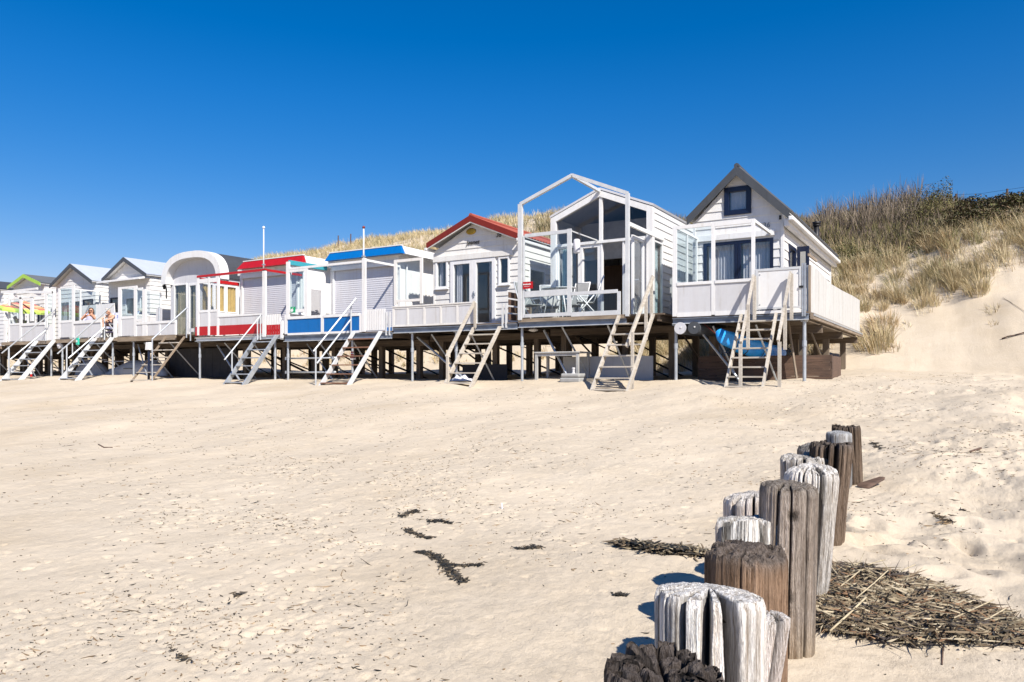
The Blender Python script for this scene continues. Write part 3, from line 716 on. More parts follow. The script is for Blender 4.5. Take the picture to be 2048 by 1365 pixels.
wbar(t, 'rail', 'white', (xs, YF + .03, zt - .03), (xs, YW - .08, zt - .03), .045, .05)
for y in (YF + .95, YW - .1): wbox(t, 'post', 'white', xs - .025, xs + .025, y - .025, y + .025, zd, zt - .06)
for z0, z1 in ((Z(1350, 568, YF), Z(1350, 562, YF)),): wbox(t, 'rail', 'white', xs - .022, xs + .022, YF + .03, YF + .92, z0, z1); wbox(t, 'rail', 'white', xs - .022, xs + .022, YF + .98, YW - .13, z0, z1)
wbox(t, 'pane', 'clear', xs - .004, xs + .004, YF + .03, YF + .925, Z(1350, 561, YF), zt - .06); wbox(t, 'pane', 'clear', xs - .004, xs + .004, YF + .975, YW - .13, Z(1350, 561, YF), zt - .06)
wbox(t, 'panel', 'panel', xs - .012, xs + .012, YF + .03, YW - .13, zd + .02, Z(1350, 568.3, YF))
xr_ = X(1506.5, YF); wbar(t, 'rail', 'white', (xr_, YF + .02, Z(1506, 441, YF)), (xr_, YW - .08, Z(1506, 441, YF)), .06, .07)

t = thing('deck_gate', 'white panel gate in a grey frame at the top of the rightmost stairs', 'gate', (X(1558, YF), YF, zd))
fbox(t, 'panel', 'white', 1517, 1598, 541, 614, 1558, d=.02)
for a, b_ in ((1511, 1516.6), (1598.4, 1603)): fbox(t, 'stile', 'alu', a, b_, 536, 619, 1557)
fbox(t, 'rail', 'alu', 1516.7, 1598.3, 536, 541, 1557); fbox(t, 'rail', 'alu', 1516.7, 1598.3, 614.2, 618, 1557)
for px, py in ((1519, 549), (1519, 609), (1595, 545)): fbox(t, 'corner_bolt', 'galv', px, px + 2, py, py + 2, d=.04)
for a, b_ in ((1604, 1607.5), (1608.5, 1612)): fbox(t, 'gate_post', 'galv', a, b_, 527, 633, 1607, d=.06)
fbox(t, 'latch', 'black', 1599, 1607, 572, 576, d=.09)
fbox(t, 'sill_board', 'white', 1512, 1603, 621, 627, 1558, d=.06)

t = thing('deck_fence', 'tall white board fence along the open right side of the last deck, water stained', 'fence', (XR, YF + .4, zd))
yy = [YF + .02] + [YX(p, XR) for p in (1636, 1660, 1684, 1704)] + [YX(1718.5, XR)]
tops = [Z(1622, 531, YF + .3)] * 2 + [Z(1660, 568, YX(1660, XR)), Z(1684, 582, YX(1684, XR)), Z(1704, 592, YX(1704, XR)), Z(1718.5, 601, YX(1718.5, XR))]
zb0, zb1 = zd + .0, zd - .02
for k in range(5):
    a, b_ = yy[k] + .008, yy[k + 1] - .008; n_ = max(1, int((b_ - a) / .6))
    if k == 0: a += .15
    q = MB(); q.hexa([(XR - .015, a, zb0), (XR + .015, a, zb0), (XR + .015, b_, zb0), (XR - .015, b_, zb0), (XR - .015, a, tops[k]), (XR + .015, a, tops[k]), (XR + .015, b_, tops[k + 1]), (XR - .015, b_, tops[k + 1])])
    q.build('panel', 'oldwhite', t)
for k in range(6): wbox(t, 'post', 'galv', XR - .06, XR - .017, yy[k] - .02 + (.1 if k == 0 else 0), yy[k] + .02 + (.1 if k == 0 else 0), zd, tops[k] - .02)
fbox(t, 'end_post', 'woodz', 1617.5, 1621.5, 531, 632, 1619, Y=YF + .12, d=.1)
for z in (zd + .3, zd + 1.3): wbox(t, 'rail', 'woody', XR - .05, XR - .0165, YF + .2, yy[1], z, z + .06)
b = MB(); b.box(XR + .03, XR + .10, YF + .05, YL, zd - .17, zd - .03); b.build('edge_beam', 'woody', c)
b = MB(); b.box(XR + .101, XR + .115, YF + .05, YL, zd - .10, zd - .05); b.build('edge_channel', 'galv', c)
xa, xb = X(1481, YF - .1), X(1577, YF - .1)
stairs('pale wooden stairs with two thick handrails below the white panel gate', -4.42, -3.62, zd - .02, 1.5, 8, 'palewood', 'palewoodx', .05, .2,
       rails=[(P(1507, 552, YF - .1), P(1482, 686, YF - 1.35)), (P(1581, 546, YF - .1), P(1556, 683, YF - 1.35))],
       posts=[(P(1509, 552, YF - .1), P(1509, 640, YF - .1)), (P(1481, 688, YF - 1.4), (X(1481, YF - 1.4), YF - 1.4, g1(-4.5, YF - 1.4) - .1)),
              (P(1583, 548, YF - .1), P(1583, 640, YF - .1)), (P(1559, 684, YF - 1.4), (X(1559, YF - 1.4), YF - 1.4, g1(-3.6, YF - 1.4) - .1)), (P(1496, 610, YF - .8), P(1496, 700, YF - .8)), (P(1570, 610, YF - .8), P(1570, 700, YF - .8))],
       rmat='palewood', square=True)

# ==== glass fronted cabin ==================================================================================================
zd = Z(1140, 634, YF); XL, XR = X(1037, YF), X(1312, YF)
c = thing('beach_cabin', 'white plank cabin with a full glass gable front', 'cabin', ((XL + XR) / 2, YW, zd), 'cabins on stilts')
deck(c, XL, XR + .2, YF, YB, zd, XL, X(1252, YF), wood_top=.1, ft=.13, tubes=(XL + .05,), braces=True)
hl, hr, ap = -10.52, -7.33, -8.93; ze, zap = 6.32, 6.97
PR, PL_ = Pl('R', hr), Pl('L', hl)
roofl = [(YW - .004, zd), (YB, zd), (YB, ze), (YW - .004, ze)]
zh = Z(1326, 480, YW + .7)
wall(c, PR, roofl, [(YW - .01, YW + .75, zd, zh)], 'board', .2, .022); wall(c, PL_, roofl, [], 'board', .2, .022)
poly = [(hl, zd), (hr, zd), (hr, ze), (ap, zap), (hl, ze)]
b = MB(); b.prism(poly, lambda s, z: (s, YB, z), lambda s, z: (s, YB - .08, z)); b.build('wall', 'board', c)
wbox(c, 'floor', 'infloor', hl + .08, hr - .08, YW + .05, YB - .09, zd - .02, zd + .02)
wbox(c, 'inner_wall', 'tan', -8.95, -7.45, YW + 2.2, YW + 2.26, zd + .02, zd + 2.05); wbox(c, 'inner_wall', 'inner', hl + .08, hr - .08, YW + 3.3, YW + 3.36, zd + .02, zd + 2.1); wbox(c, 'inner_wall', 'inpale', hl + .08, hr - .08, YW + 1.9, YW + 1.96, zd + 2.101, ze + .12)
r = MB(); corr_slope(r, (ap, zap), (hl - .03, ze - .01), YW - .14, YB + .1, .06, 0); corr_slope(r, (ap, zap), (hr + .03, ze - .01), YW - .14, YB + .1, .06, 0); ro = r.build('roof', 'palegrey', c)
# white front frame
def gz(s): return ze + (zap - ze) * (1 - abs(s - ap) / (ap - hl))
fw = .2
for x0, x1 in ((hl - .02, hl + .16), (hr - .16, hr + .02)):
    b = MB(); b.hexa([(x0, YW - .13, zd), (x1, YW - .13, zd), (x1, YW + .04, zd), (x0, YW + .04, zd), (x0, YW - .13, gz(x0) - .02), (x1, YW - .13, gz(x1) - .02), (x1, YW + .04, gz(x1) - .02), (x0, YW + .04, gz(x0) - .02)]); b.build('corner_post', 'white', c)
for sgn in (0, 1):
    e = hl + .161 if sgn == 0 else hr - .161
    b = MB(); b.prism([(e, gz(e) - .02), (ap, zap - .02), (ap, zap - .2), (e, gz(e) - .2)], lambda s, z: (s, YW - .128, z), lambda s, z: (s, YW + .04, z)); b.build('barge_board', 'white', c)
ztr = Z(1203, 485, YW); x_m = WX(1204)
wbox(c, 'mullion', 'white', x_m - .05, x_m + .05, YW - .1, YW, ztr + .041, zap - .205)
wbox(c, 'transom', 'white', hl + .161, hr - .161, YW - .105, YW + .02, ztr - .04, ztr + .04)
b = MB(); b.prism([(hl + .161, ztr + .041), (x_m - .051, ztr + .041), (x_m - .051, gz(x_m) - .2), (hl + .161, gz(hl + .161) - .2)], lambda s, z: (s, YW - .05, z), lambda s, z: (s, YW - .038, z)); b.build('gable_pane', 'tinted', c)
b = MB(); b.prism([(x_m + .051, ztr + .041), (hr - .161, ztr + .041), (hr - .161, gz(hr - .161) - .2), (x_m + .051, gz(x_m) - .2)], lambda s, z: (s, YW - .05, z), lambda s, z: (s, YW - .038, z)); b.build('gable_pane', 'tinted', c)
wl0 = hl + .163; d0, d1, d2 = WX(1161), WX(1203), WX(1247)
window(c, WALLF, wl0, d0, zd + .02, ztr - .042, 'upvc', .05, mull=[WX(1142)], gmat='glass', sill=False, proud=.08, cur=[(wl0 + .1, WX(1133), 'aqua', .05, 5)])
window(c, WALLF, d0 + .005, d1, zd + .02, ztr - .042, 'upvc', .1, gmat='glass', sill=False, proud=.07, name='french_door')
for x in (d1 + .005, d2): wbox(c, 'door_jamb', 'upvc', x, x + .05, YW - .08, YW + .04, zd + .02, ztr - .042)
wbox(c, 'door_jamb', 'upvc', hr - .21, hr - .163, YW - .08, YW + .04, zd + .02, ztr - .042)
window(c, WALLF, d2 + .055, hr - .215, zd + .02, ztr - .042, 'upvc', .06, gmat='glass', sill=False, proud=.06, name='side_light')
xo = X(1292, YW - .8); pd = Pl('R', hr - .25)
dl = window(c, pd, YW - .98, YW - .12, zd + .03, ztr - .06, 'upvc', .1, gmat='glass', sill=False, proud=.03, deep=.03, name='open_door')
b = MB(); b.box(hr - .20, hr - .10, YW - .9, YW - .86, zd + 1.0, zd + 1.03); b.build('handle', 'galv', dl)
window(c, PR, YW + .02, YW + .74, zd + .02, zh - .1, 'upvc', .05, gmat='glass', sill=False, proud=.02, name='corner_window', cur=[(YW + .1, YW + .7, 'aqua', .04, 4)])
wbar(c, 'eave_beam', 'white', (X(1255, YF), YF + .06, Z(1255, 447, YF)), (X(1255, YF), YW + .8, Z(1255, 447, YF)), .07, .10)
# open portal frame in front
t = thing('portal_frame', 'tall open white gable frame standing free at the deck front', 'frame', (X(1145, YF), YF, zd))
pl_, pa, pr = P(1041, 409, YF), P(1145, 351, YF), P(1255.5, 387, YF)
fbox(t, 'post', 'alu', 1037.3, 1045, 409, 641, 1041, d=.1); fbox(t, 'post', 'alu', 1252, 1258.5, 387, 633, 1255, d=.1)
for p, q in ((pl_, pa), (pa, pr)): wbar(t, 'rafter', 'alu', (p[0], YF, p[2]), (q[0], YF, q[2]), .09, .09)
wbar(t, 'ridge_beam', 'alu', (pa[0], YF + .05, pa[2] - .02), (pa[0], YW - .15, pa[2] - .06), .08, .08)
t = screen('glass railing with one tall clear pane around the deck of the glass fronted cabin', (X(1140, YF), YF, zd))
yf = YF + .005
for a, b_, top in ((1046, 1049.5, 462), (1135, 1143, 458), (1235, 1241, 583)): fbox(t, 'post', 'alu', a, b_, top, 632, 1140 if a < 1200 else 1238, d=.05)
fbox(t, 'rail', 'alu', 1050, 1134.8, 459, 466, 1140); fbox(t, 'rail', 'alu', 1050, 1134.8, 581, 593, 1092, d=.07); fbox(t, 'rail', 'alu', 1143.2, 1234.8, 582, 589, 1188, d=.06)
fbox(t, 'rail', 'alu', 1050, 1134.8, 627, 634, 1092, d=.06); fbox(t, 'rail', 'alu', 1143.2, 1234.8, 623, 632, 1188, d=.06)
fbox(t, 'pane', 'clear', 1050, 1134.8, 466.2, 580.8, 1140, d=.01); fbox(t, 'pane', 'clear', 1050, 1134.8, 593.2, 626.8, 1092, d=.01); fbox(t, 'pane', 'clear', 1143.2, 1234.8, 589.2, 622.8, 1188, d=.01)
wbar(t, 'rail', 'alu', (X(1139, YF), YF + .03, Z(1139, 461, YF)), (X(1139, YF), YW - .12, Z(1139, 461, YF)), .03, .03)
t = thing('notice_board', 'small red notice with two lines of white print on the glass railing', 'sign', P(1055, 576, YF - .04))
fbox(t, 'board', 'red', 1045.8, 1065.5, 564, 578, 1055, Y=YF - .04, d=.012)
b = MB()
for k in range(8): b.box(X(1048 + 1.95 * k, YF), X(1049.4 + 1.95 * k, YF), YF - .052, YF - .0465, Z(1055, 570.6 - .0, YF), Z(1055, 568.6 - (k % 3 == 0) * .4, YF))
b.build('lettering', 'white', t)
b = MB()
for k in range(6): b.box(X(1050 + 1.9 * k, YF), X(1051 + 1.9 * k, YF), YF - .052, YF - .0465, Z(1055, 574, YF), Z(1055, 573.1, YF))
b.build('lettering', 'voile', t)
b = MB(); b.box(X(1300, YF + .6) , X(1300, YF + .6) + .05, YF + .4, YF + .45, zd, zd + .8)
for y in (YF + 1.6, YF + 2.7): b.box(XR + .1, XR + .16, y, y + .06, zd, zd + .95)
t = thing('plank_railing', 'weathered grey plank railing on the walkway right of the glass fronted cabin', 'railing', (XR + .13, YF + 2, zd))
for y in (YF + .9, YF + 1.9, YF + 2.9, YF + 4.5): wbox(t, 'post', 'greywood', XR + .1, XR + .16, y, y + .07, zd, zd + 1.0)
for k in range(4): wbox(t, 'plank', 'greywood', XR + .07, XR + .098, YF + .85, YF + 4.6, zd + .12 + .23 * k, zd + .28 + .23 * k)
stairs('bleached wooden stairs with one handrail below the glass fronted cabin', X(1238, YF) + .03, X(1308, YF), zd - .04, 1.65, 7, 'palewood', 'palewoodx', .055, .22,
       rails=[(P(1306, 553, YF - .06), P(1253, 694, YF - 1.15))], posts=[(P(1303, 560, YF - .1), P(1303, 640, YF - .1)), (P(1292, 590, YF - .35), P(1292, 680, YF - .35)), (P(1265, 664, YF - 1.2), (X(1265, YF - 1.2), YF - 1.2, g1(-7.2, YF - 1.2) - .1))],
       rmat='palewood', square=True, xo=-.08)

# ==== red gabled cabin with the name board ===================================================================================
zd = Z(850, 652, YF); XL, XR = X(786, YF), X(1034, YF)
c = thing('beach_cabin', 'cream boarded cabin under a russet gable roof with a lettered name over its french doors', 'cabin', ((XL + XR) / 2, YW, zd), 'cabins on stilts')
deck(c, XL, XR, YF, YB, zd, tubes=(X(820, YF), X(908, YF)), ft=.14)
hl, hr = -15.0, -11.62; ap = (hl + hr) / 2
doors = (WX(902), WX(992), zd + .04, WZ(947, 519)); wL = (WX(872), WX(897), WZ(885, 578), WZ(885, 521)); wR = (WX(998), WX(1020), WZ(1009, 570), WZ(1009, 514))
ops = [doors, wL, wR]
house(c, hl, hr, YW, YB, zd, 5.68, 5.68, ap, 6.52, 'cream', ops, [(YW + .45, YW + 1.5, zd + .95, zd + 1.9)], pitch=.2)
window(c, WALLF, *wL, fw=.075, proud=.05, cur=[(wL[0] + .06, wL[0] + .2, 'voile', .015, 2)]); window(c, WALLF, *wR, fw=.06, proud=.05)
dm = WX(947); 
for a, b_, in ((doors[0], dm - .002), (dm + .002, doors[1])):
    w = window(c, WALLF, a, b_, zd + .04, doors[3], fw=.13, proud=.05, sill=False, name='french_door', cur=[(a + .13, a + .36, 'voile', .02, 3)] if b_ < dm + .1 else [(b_ - .34, b_ - .13, 'voile', .02, 3)])
    hb = MB(); hb.box(dm + (.03 if b_ > dm + .1 else -.07), dm + (.07 if b_ > dm + .1 else -.03), YW - .075, YW - .052, zd + 1.0, zd + 1.2); hb.box(dm + .03, dm + .15, YW - .1, YW - .078, zd + 1.12, zd + 1.14)
    if b_ > dm + .1: hb.build('handle', 'galv', w)
wbox(c, 'frieze_board', 'cream', hl - .02, WX(1027), YW - .07, YW - .024, WZ(947, 518.5), WZ(947, 508))
for x in (hl, hr): wbox(c, 'corner_board', 'cream', x - .03, x + .03, YW - .034, YW + .06, zd, 5.6)
window(c, Pl('R', hr), YW + .45, YW + 1.5, zd + .95, zd + 1.9, fw=.06)
yo = YW - .25; rl, rr_ = X(853.6, yo), X(1035, yo); rz = Z(853.6, 489, yo)
gable_roof(c, rl, rr_, rz, rz, (rl + rr_) / 2, Z(942, 433, yo), yo, YB + .2, 'tile', 'brickred', bh=.15, edge='cream', amp=.02, th=.02)
b = MB(); b.box(rr_ - .03, rr_ + .08, YW - .3, YB + .2, rz - .22, rz - .12); b.build('gutter', 'white', c, bevel=.02)
b = MB(); b.box(rl - .08, rl + .03, YW - .3, YB + .2, rz - .22, rz - .12); b.build('gutter', 'white', c, bevel=.02)
text_mesh('name_lettering', 'Jeanet', .20, 'ink', c, (WX(934.2), YW - .035, WZ(945, 489.5)), .25)
text_mesh('house_number', '38', .20, 'ink', c, (WX(992.8), YW - .035, WZ(997, 475)), .2)
b = MB(); b.lathe((0, 0, 0), [(.02, 0), (.19, 0), (.19, .015), (.14, .035), (.02, .04)], 18)
b.v = [(WX(943) + v[0], YW - .02 - v[2], WZ(943, 463.5) + v[1] * .55) for v in b.v]; b.build('oval_plaque', 'gold', c)
b = MB(); b.lathe((WX(947.5), YW - .09, WZ(947, 448)), [(.02, 0), (.04, .02), (.04, .10), (.015, .13)], 8); b.box(WX(947.5) - .012, WX(947.5) + .012, YW - .09, YW - .018, WZ(947, 446) + .02, WZ(947, 446) + .045); b.build('gable_lamp', 'black', c)
b = MB(); b.box(WX(968), WX(983), YW + .3, YW + .5, zd + .03, zd + .22); b.build('door_cushion', 'voile', c, bevel=.05)
t = screen('low cream fence of five square panels and one tall pane, before the russet roofed cabin', (XL, YF, zd))
for k, px in enumerate((785.5, 814, 847, 880, 913, 947)): fbox(t, 'post', 'cream', px, px + 4, 612 + (.5 if k == 0 else 0), 652, 850)
for a, b_ in ((789.8, 813.7), (818.3, 846.7), (851.3, 879.7), (884.3, 912.7), (917.3, 946.7)):
    fbox(t, 'panel', 'panel', a, b_, 616, 648, 850, d=.02); fbox(t, 'rail', 'cream', a, b_, 648.3, 652, 850); fbox(t, 'rail', 'cream', a, b_, 612.2, 615.8, 850)
fbox(t, 'top_rail', 'cream', 785, 951, 609.5, 612, 850, d=.08)
for a, b_ in ((788.5, 794.5), (840.5, 845.5)): fbox(t, 'post', 'cream', a, b_, 518, 609, 816)
fbox(t, 'rail', 'cream', 794.8, 840.2, 518, 523.5, 816); fbox(t, 'rail', 'cream', 794.8, 840.2, 599, 604, 816); fbox(t, 'pane', 'clear', 794.8, 840.2, 523.7, 598.8, 816, d=.01)
t = thing('open_gate', 'narrow open gate of metal and dark planks beside the stairs of the russet roofed cabin', 'gate', (X(1010, YF), YF, zd))
for a, b_ in ((1004, 1007), (1011, 1014)): fbox(t, 'gate_post', 'alu', a, b_, 607, 656, d=.05)
xg = X(1014, YF)
for k in range(4): wbox(t, 'plank', 'darkx', xg + .01, xg + .04, YF + .05, YF + 1.25, zd + .08 + .21 * k, zd + .24 + .21 * k)
wbox(t, 'end_post', 'woodz', xg, xg + .06, YF + 1.26, YF + 1.32, zd, zd + .95)
stairs('bleached wooden stairs with a plank handrail on their left, below the russet roofed cabin', X(949, YF) + .02, X(1002, YF), zd - .12, 1.55, 6, 'palewood', 'palewoodx', .06, .2,
       rails=[(P(949, 604, YF - .08), P(893, 715, YF - 1.35))], posts=[(P(950, 606, YF - .1), P(950, 656, YF - .1)), (P(895, 712, YF - 1.4), (X(895, YF - 1.4), YF - 1.4, g1(-13.5, YF - 1.4) - .1))], rmat='palewood', square=True)

# ==== blue flat roofed cabin ===================================================================================================
def flat_cabin(label, px, fas, col, hl, hr, zd, ztop, sh, frieze):
    XL, XR = X(px[0], YF), X(px[1], YF)
    c = thing('beach_cabin', label, 'cabin', ((XL + XR) / 2, YW, zd), 'cabins on stilts')
    yo = YW - .32
    house(c, hl, hr, YW, YB, zd, ztop - .3, ztop - .3, None, None, 'white', [], [], pitch=2.9, lap=.0)
    r = MB(); fx0, fx1, fz0, fz1, fx0b, fx1b = fas
    r.box(fx0 + .12, fx1 - .1, yo + .14, YB + .2, ztop - .3, ztop - .02); ro = r.build('roof', 'white', c)
    b = MB(); b.hexa([(fx0b, yo - .08, fz0), (fx1b, yo - .08, fz0), (fx1b, yo + .13, fz0), (fx0b, yo + .13, fz0), (fx0, yo + .05, fz1), (fx1, yo + .05, fz1), (fx1, yo + .13, fz1), (fx0, yo + .13, fz1)]); b.build('fascia', col, ro)
    b = MB(); b.box(fx0 - .02, fx1 + .02, yo + .03, yo + .16, fz1 + .001, fz1 + .035); b.build('roof_edge', 'white', ro)
    b = MB(); b.hexa([(fx1b - .06, yo + .14, fz0), (fx1b + .03, yo + .14, fz0), (fx1b + .03, YB + .2, fz0), (fx1b - .06, YB + .2, fz0), (fx1 - .06, yo + .14, fz1), (fx1 + .0, yo + .14, fz1), (fx1 + .0, YB + .2, fz1), (fx1 - .06, YB + .2, fz1)]); b.build('side_fascia', 'white', ro)
    wbox(c, 'frieze_board', 'white', hl - .02, hr + .02, YW - .10, YW - .004, frieze[0], frieze[1])
    wall(c, Pl('F', YW - .02), [(sh[0], zd + .02), (sh[1], zd + .02), (sh[1], sh[2]), (sh[0], sh[2])], [], 'shutter', .075, .012, .015, 'roller_shutter')
    wbox(c, 'shutter_box', 'white', sh[0] - .05, sh[1] + .05, YW - .16, YW - .101, frieze[0] - .14, frieze[0] - .001)
    for x in (sh[0] - .08, sh[1]): wbox(c, 'shutter_guide', 'upvc', x, x + .078, YW - .07, YW - .003, zd, frieze[0] - .142)
    return c, XL, XR
zd = Z(650, 667, YF); yo = YW - .3
fas = (X(658, yo), X(800, yo), Z(730, 515, yo), Z(730, 499, yo), X(653, yo), X(806, yo))
hl, hr = X(661, YW), X(800, YW)
c, XL, XR = flat_cabin('flat roofed cabin with a cobalt blue fascia and a closed white roller shutter', (568, 783), fas, 'blue', hl, hr, zd, Z(730, 499, yo), (X(671, YW), X(790, YW), Z(730, 528, YW)), (Z(730, 530, YW), Z(730, 517, YW)))
deck(c, XL, XR, YF, YB, zd, tubes=(X(571, YF), X(700, YF)), ft=.18, fascia='steel')
window(c, Pl('R', hr), YW + .6, YW + 1.3, zd + .2, zd + 1.3, gmat='tinted', fw=.05)
b = MB(); b.tube((hr + .06, YW + .3, zd + .3), (hr + .06, YW + .3, zd + 2.45), .03, 8); b.build('drain_pipe', 'upvc', c)
t = screen('windscreen with cobalt blue lower panels, tall white posts and a teal edged side wall', (XL, YF, zd))
for a, b_, top in ((573, 579.5, 524), (609.5, 616, 533)): fbox(t, 'post', 'white', a, b_, top, 637, 576 if a < 600 else 613)
fbox(t, 'post', 'white', 725.3, 731.5, 517, 664, 728, d=.07); fbox(t, 'post', 'white', 570, 575.5, 630, 669, 573, d=.04); fbox(t, 'post', 'white', 719.5, 724.5, 629, 665, 722)
zb_ = Z(728, 523, YF)
wbar(t, 'beam', 'white', (X(577, YF), YF, zb_), (X(725, YF), YF, zb_), .05, .07); xb_ = X(728, YF)
wbar(t, 'beam', 'white', (xb_, YF + .04, Z(728, 520, YF)), (xb_, YW - .11, Z(728, 520, YF)), .06, .07)
fbox(t, 'rail', 'white', 579.8, 609.2, 539, 544, 595); fbox(t, 'rail', 'white', 579.8, 609.2, 619, 625, 595); fbox(t, 'pane', 'clear', 579.8, 609.2, 544.2, 618.8, 595, d=.01)
for a, b_ in ((575.8, 642.5), (648.3, 719.2)): fbox(t, 'panel', 'blue', a, b_, 636, 664, 648, d=.025)
fbox(t, 'post', 'white', 642.6, 648.2, 631, 668, 648); 
for a, b_ in ((575.8, 642.4), (648.4, 719.2)): fbox(t, 'rail', 'white', a, b_, 630, 635.8, 648, d=.07); fbox(t, 'rail', 'white', a, b_, 664.2, 668.5, 648)
xs = X(577, YF)
pls = Pl('R', xs + .04); zt = Z(577, 524, YF)
wz = (YF + 1.0, YW - .32, zd + .62, zd + 1.72)
wall(t, Pl('R', xs - .02), [(YF + .03, zd), (YW - .12, zd), (YW - .12, zt - .1), (YF + .03, zt - .1)], [wz, (YF + .1, YF + .75, zd + .75, zt - .2)], 'white', 3, 0, .04, 'side_panel')
window(t, Pl('R', xs - .02), *wz, fw=.05, gmat='tinted', proud=.02, deep=.04, name='side_window')
window(t, Pl('R', xs - .02), YF + .1, YF + .75, zd + .75, zt - .2, fw=.05, gmat='clear', proud=.02, deep=.04, name='side_window')
wbox(t, 'cap_board', 'teal', xs - .05, xs + .05, YF + .03, YW - .11, zt - .098, zt + .06)
t = thing('green_sign', 'small square green sign with a white sprouting bulb emblem stuck in the windscreen corner', 'sign', P(586, 625, YF - .03))
fbox(t, 'board', plain('green_sign_face', (.0, .30, .12), .4), 581.2, 590.5, 614, 626, 586, Y=YF - .03, d=.012)
b = MB(); xc_, zc_ = X(585.6, YF), Z(585.6, 621.3, YF); b.prism([(.065 * math.sin(k * .524), .058 * math.cos(k * .524) - (.012 if k == 0 else 0)) for k in range(12)], lambda s, z: (xc_ + s, YF - .043, zc_ + z), lambda s, z: (xc_ + s, YF - .037, zc_ + z))
b.prism([(.0, .04), (.05, .10), (.075, .09), (.02, .035)], lambda s, z: (xc_ + s, YF - .043, zc_ + z), lambda s, z: (xc_ + s, YF - .037, zc_ + z)); b.build('emblem', 'white', t)
picket('white picket gate at the top of the brown tread stairs', X(729.5, YF), X(771, YF), Z(750, 661, YF), Z(750, 619, YF), YF, 9)
t = thing('gate_post', 'slim grey gate posts with a small blue board right of the white picket gate', 'post', P(776, 667, YF))
for a, b_ in ((771.8, 774), (778.5, 780.5)): fbox(t, 'upright', 'alu', a, b_, 624, 671, d=.05)
fbox(t, 'blue_board', 'blue', 774.2, 783, 655, 662, d=.04, Y=YF + .02); fbox(t, 'grey_board', 'panel', 774.2, 778.4, 632, 648, d=.03)
flagpole('slim white flagpole with a russet knob rising before the blue fascia cabin', X(727.3, YF), YF, Z(727, 530, YF), Z(727, 458, YF))
stairs('aluminium stairs with dark brown treads and twin tube handrail below the white picket gate', X(709, YF) + .02, X(764, YF), zd - .02, 1.55, 6, 'alu', 'brownx', .05, .24,
       rails=[(P(712, 597, YF - .08), P(627, 703, YF - 1.45)), (P(701, 640, YF - .12), P(634, 727, YF - 1.4))],
       posts=[(P(702, 612, YF - .1), P(702, 672, YF - .1)), (P(631.5, 699, YF - 1.42), (X(631.5, YF - 1.42), YF - 1.42, g1(-18, YF - 1.4) - .1))], rr=.028)

# ==== red flat roofed cabin ========================================================================================================
zd = Z(470, 671, YF)
fas = (X(486, yo), X(604, yo), Z(545, 532.5, yo), Z(545, 517.5, yo), X(477, yo), X(608, yo))
hl, hr = X(480, YW), X(602, YW)
c, XL, XR = flat_cabin('flat roofed cabin with a bright red fascia and a closed white roller shutter', (391, 566), fas, 'red', hl, hr, zd, Z(545, 517.5, yo), (X(488, YW), X(573, YW) + .6, Z(545, 543, YW)), (Z(545, 546, YW), Z(545, 534, YW)))
deck(c, XL, XR, YF, YB, zd, tubes=(XL + .1, X(545, YF)), ft=.12, fascia='alu')
t = screen('windscreen with a bright red lower band, red top rails and yellow curtained side windows', (XL, YF, zd))
xs = X(397, YF); zt = Z(397, 553, YF)
for a, b_, top in ((395, 399, 553), (416.5, 420.5, 552), (434.5, 438.8, 549.5)): fbox(t, 'post', 'white', a, b_, top, 671, 400 if a < 410 else 427)
fbox(t, 'post', 'white', 526, 532, 541, 674, 529, d=.07)
zr = Z(400, 553.5, YF); wbar(t, 'top_rail', 'red', (X(395, YF), YF, zr), (X(532, YF), YF, zr), .07, .08)
xr_ = X(529, YF); wbar(t, 'top_rail', 'red', (xr_, YF + .04, zr), (xr_, YW - .17, zr), .06, .08); wbar(t, 'top_rail', 'red', (xs, YF + .04, zr - .10), (xs, YW - .05, zr - .10), .06, .12)
for a, b_ in ((399.2, 416.3), (420.7, 434.3)): fbox(t, 'pane', 'glass', a, b_, 566, 620, 416, d=.01); fbox(t, 'rail', 'white', a, b_, 620.2, 625, 416); fbox(t, 'rail', 'white', a, b_, 557.5, 565.8, 416)
fbox(t, 'panel', 'panel', 395, 434.3, 625.2, 653, 415, d=.02); fbox(t, 'panel', 'red', 391, 434.3, 653.2, 671, 415, d=.022)
fbox(t, 'panel', 'panel', 439, 525.8, 633, 649.5, 482, d=.02); fbox(t, 'panel', 'red', 439, 525.8, 649.7, 669, 482, d=.022); fbox(t, 'rail', 'white', 436, 525.8, 629, 632.8, 482, d=.06); fbox(t, 'post', 'red', 431, 434.5, 653, 671, 433, dy=-.03, d=.02)
wzs = [(YF + .12, YF + .66), (YF + .72, YF + 1.2), (YF + 1.26, YW - .15)]; zlo, zhi = zd + 1.0, zr - .22
wall(t, Pl('R', xs), [(YF + .03, zd), (YW - .04, zd), (YW - .04, zr - .161), (YF + .03, zr - .161)], [(a, b_, zlo, zhi) for a, b_ in wzs], 'white', 3, 0, .04, 'side_panel')
for a, b_ in wzs: window(t, Pl('R', xs), a, b_, zlo, zhi, fw=.04, gmat='clear', proud=.02, deep=.04, name='side_window', sill=False, cur=[(a + .03, b_ - .03, 'ochre', .03, 3)], cdepth=-.05)
picket('picket gate painted red below and white above, at the head of grey stairs', X(533, YF), X(561.5, YF), Z(545, 671.5, YF), Z(545, 629, YF), YF, 6, 'red', Z(545, 650, YF))
fbox(thing('corner_post', 'short red and white post right of the red and white picket gate', 'post', P(564, 678, YF)), 'upright', 'white', 561.8, 566, 642, 679, d=.06)
flagpole('slim all white flagpole rising from the windscreen post of the red fascia cabin', X(527.3, YF), YF, Z(527, 545, YF), Z(527, 458, YF), .026)
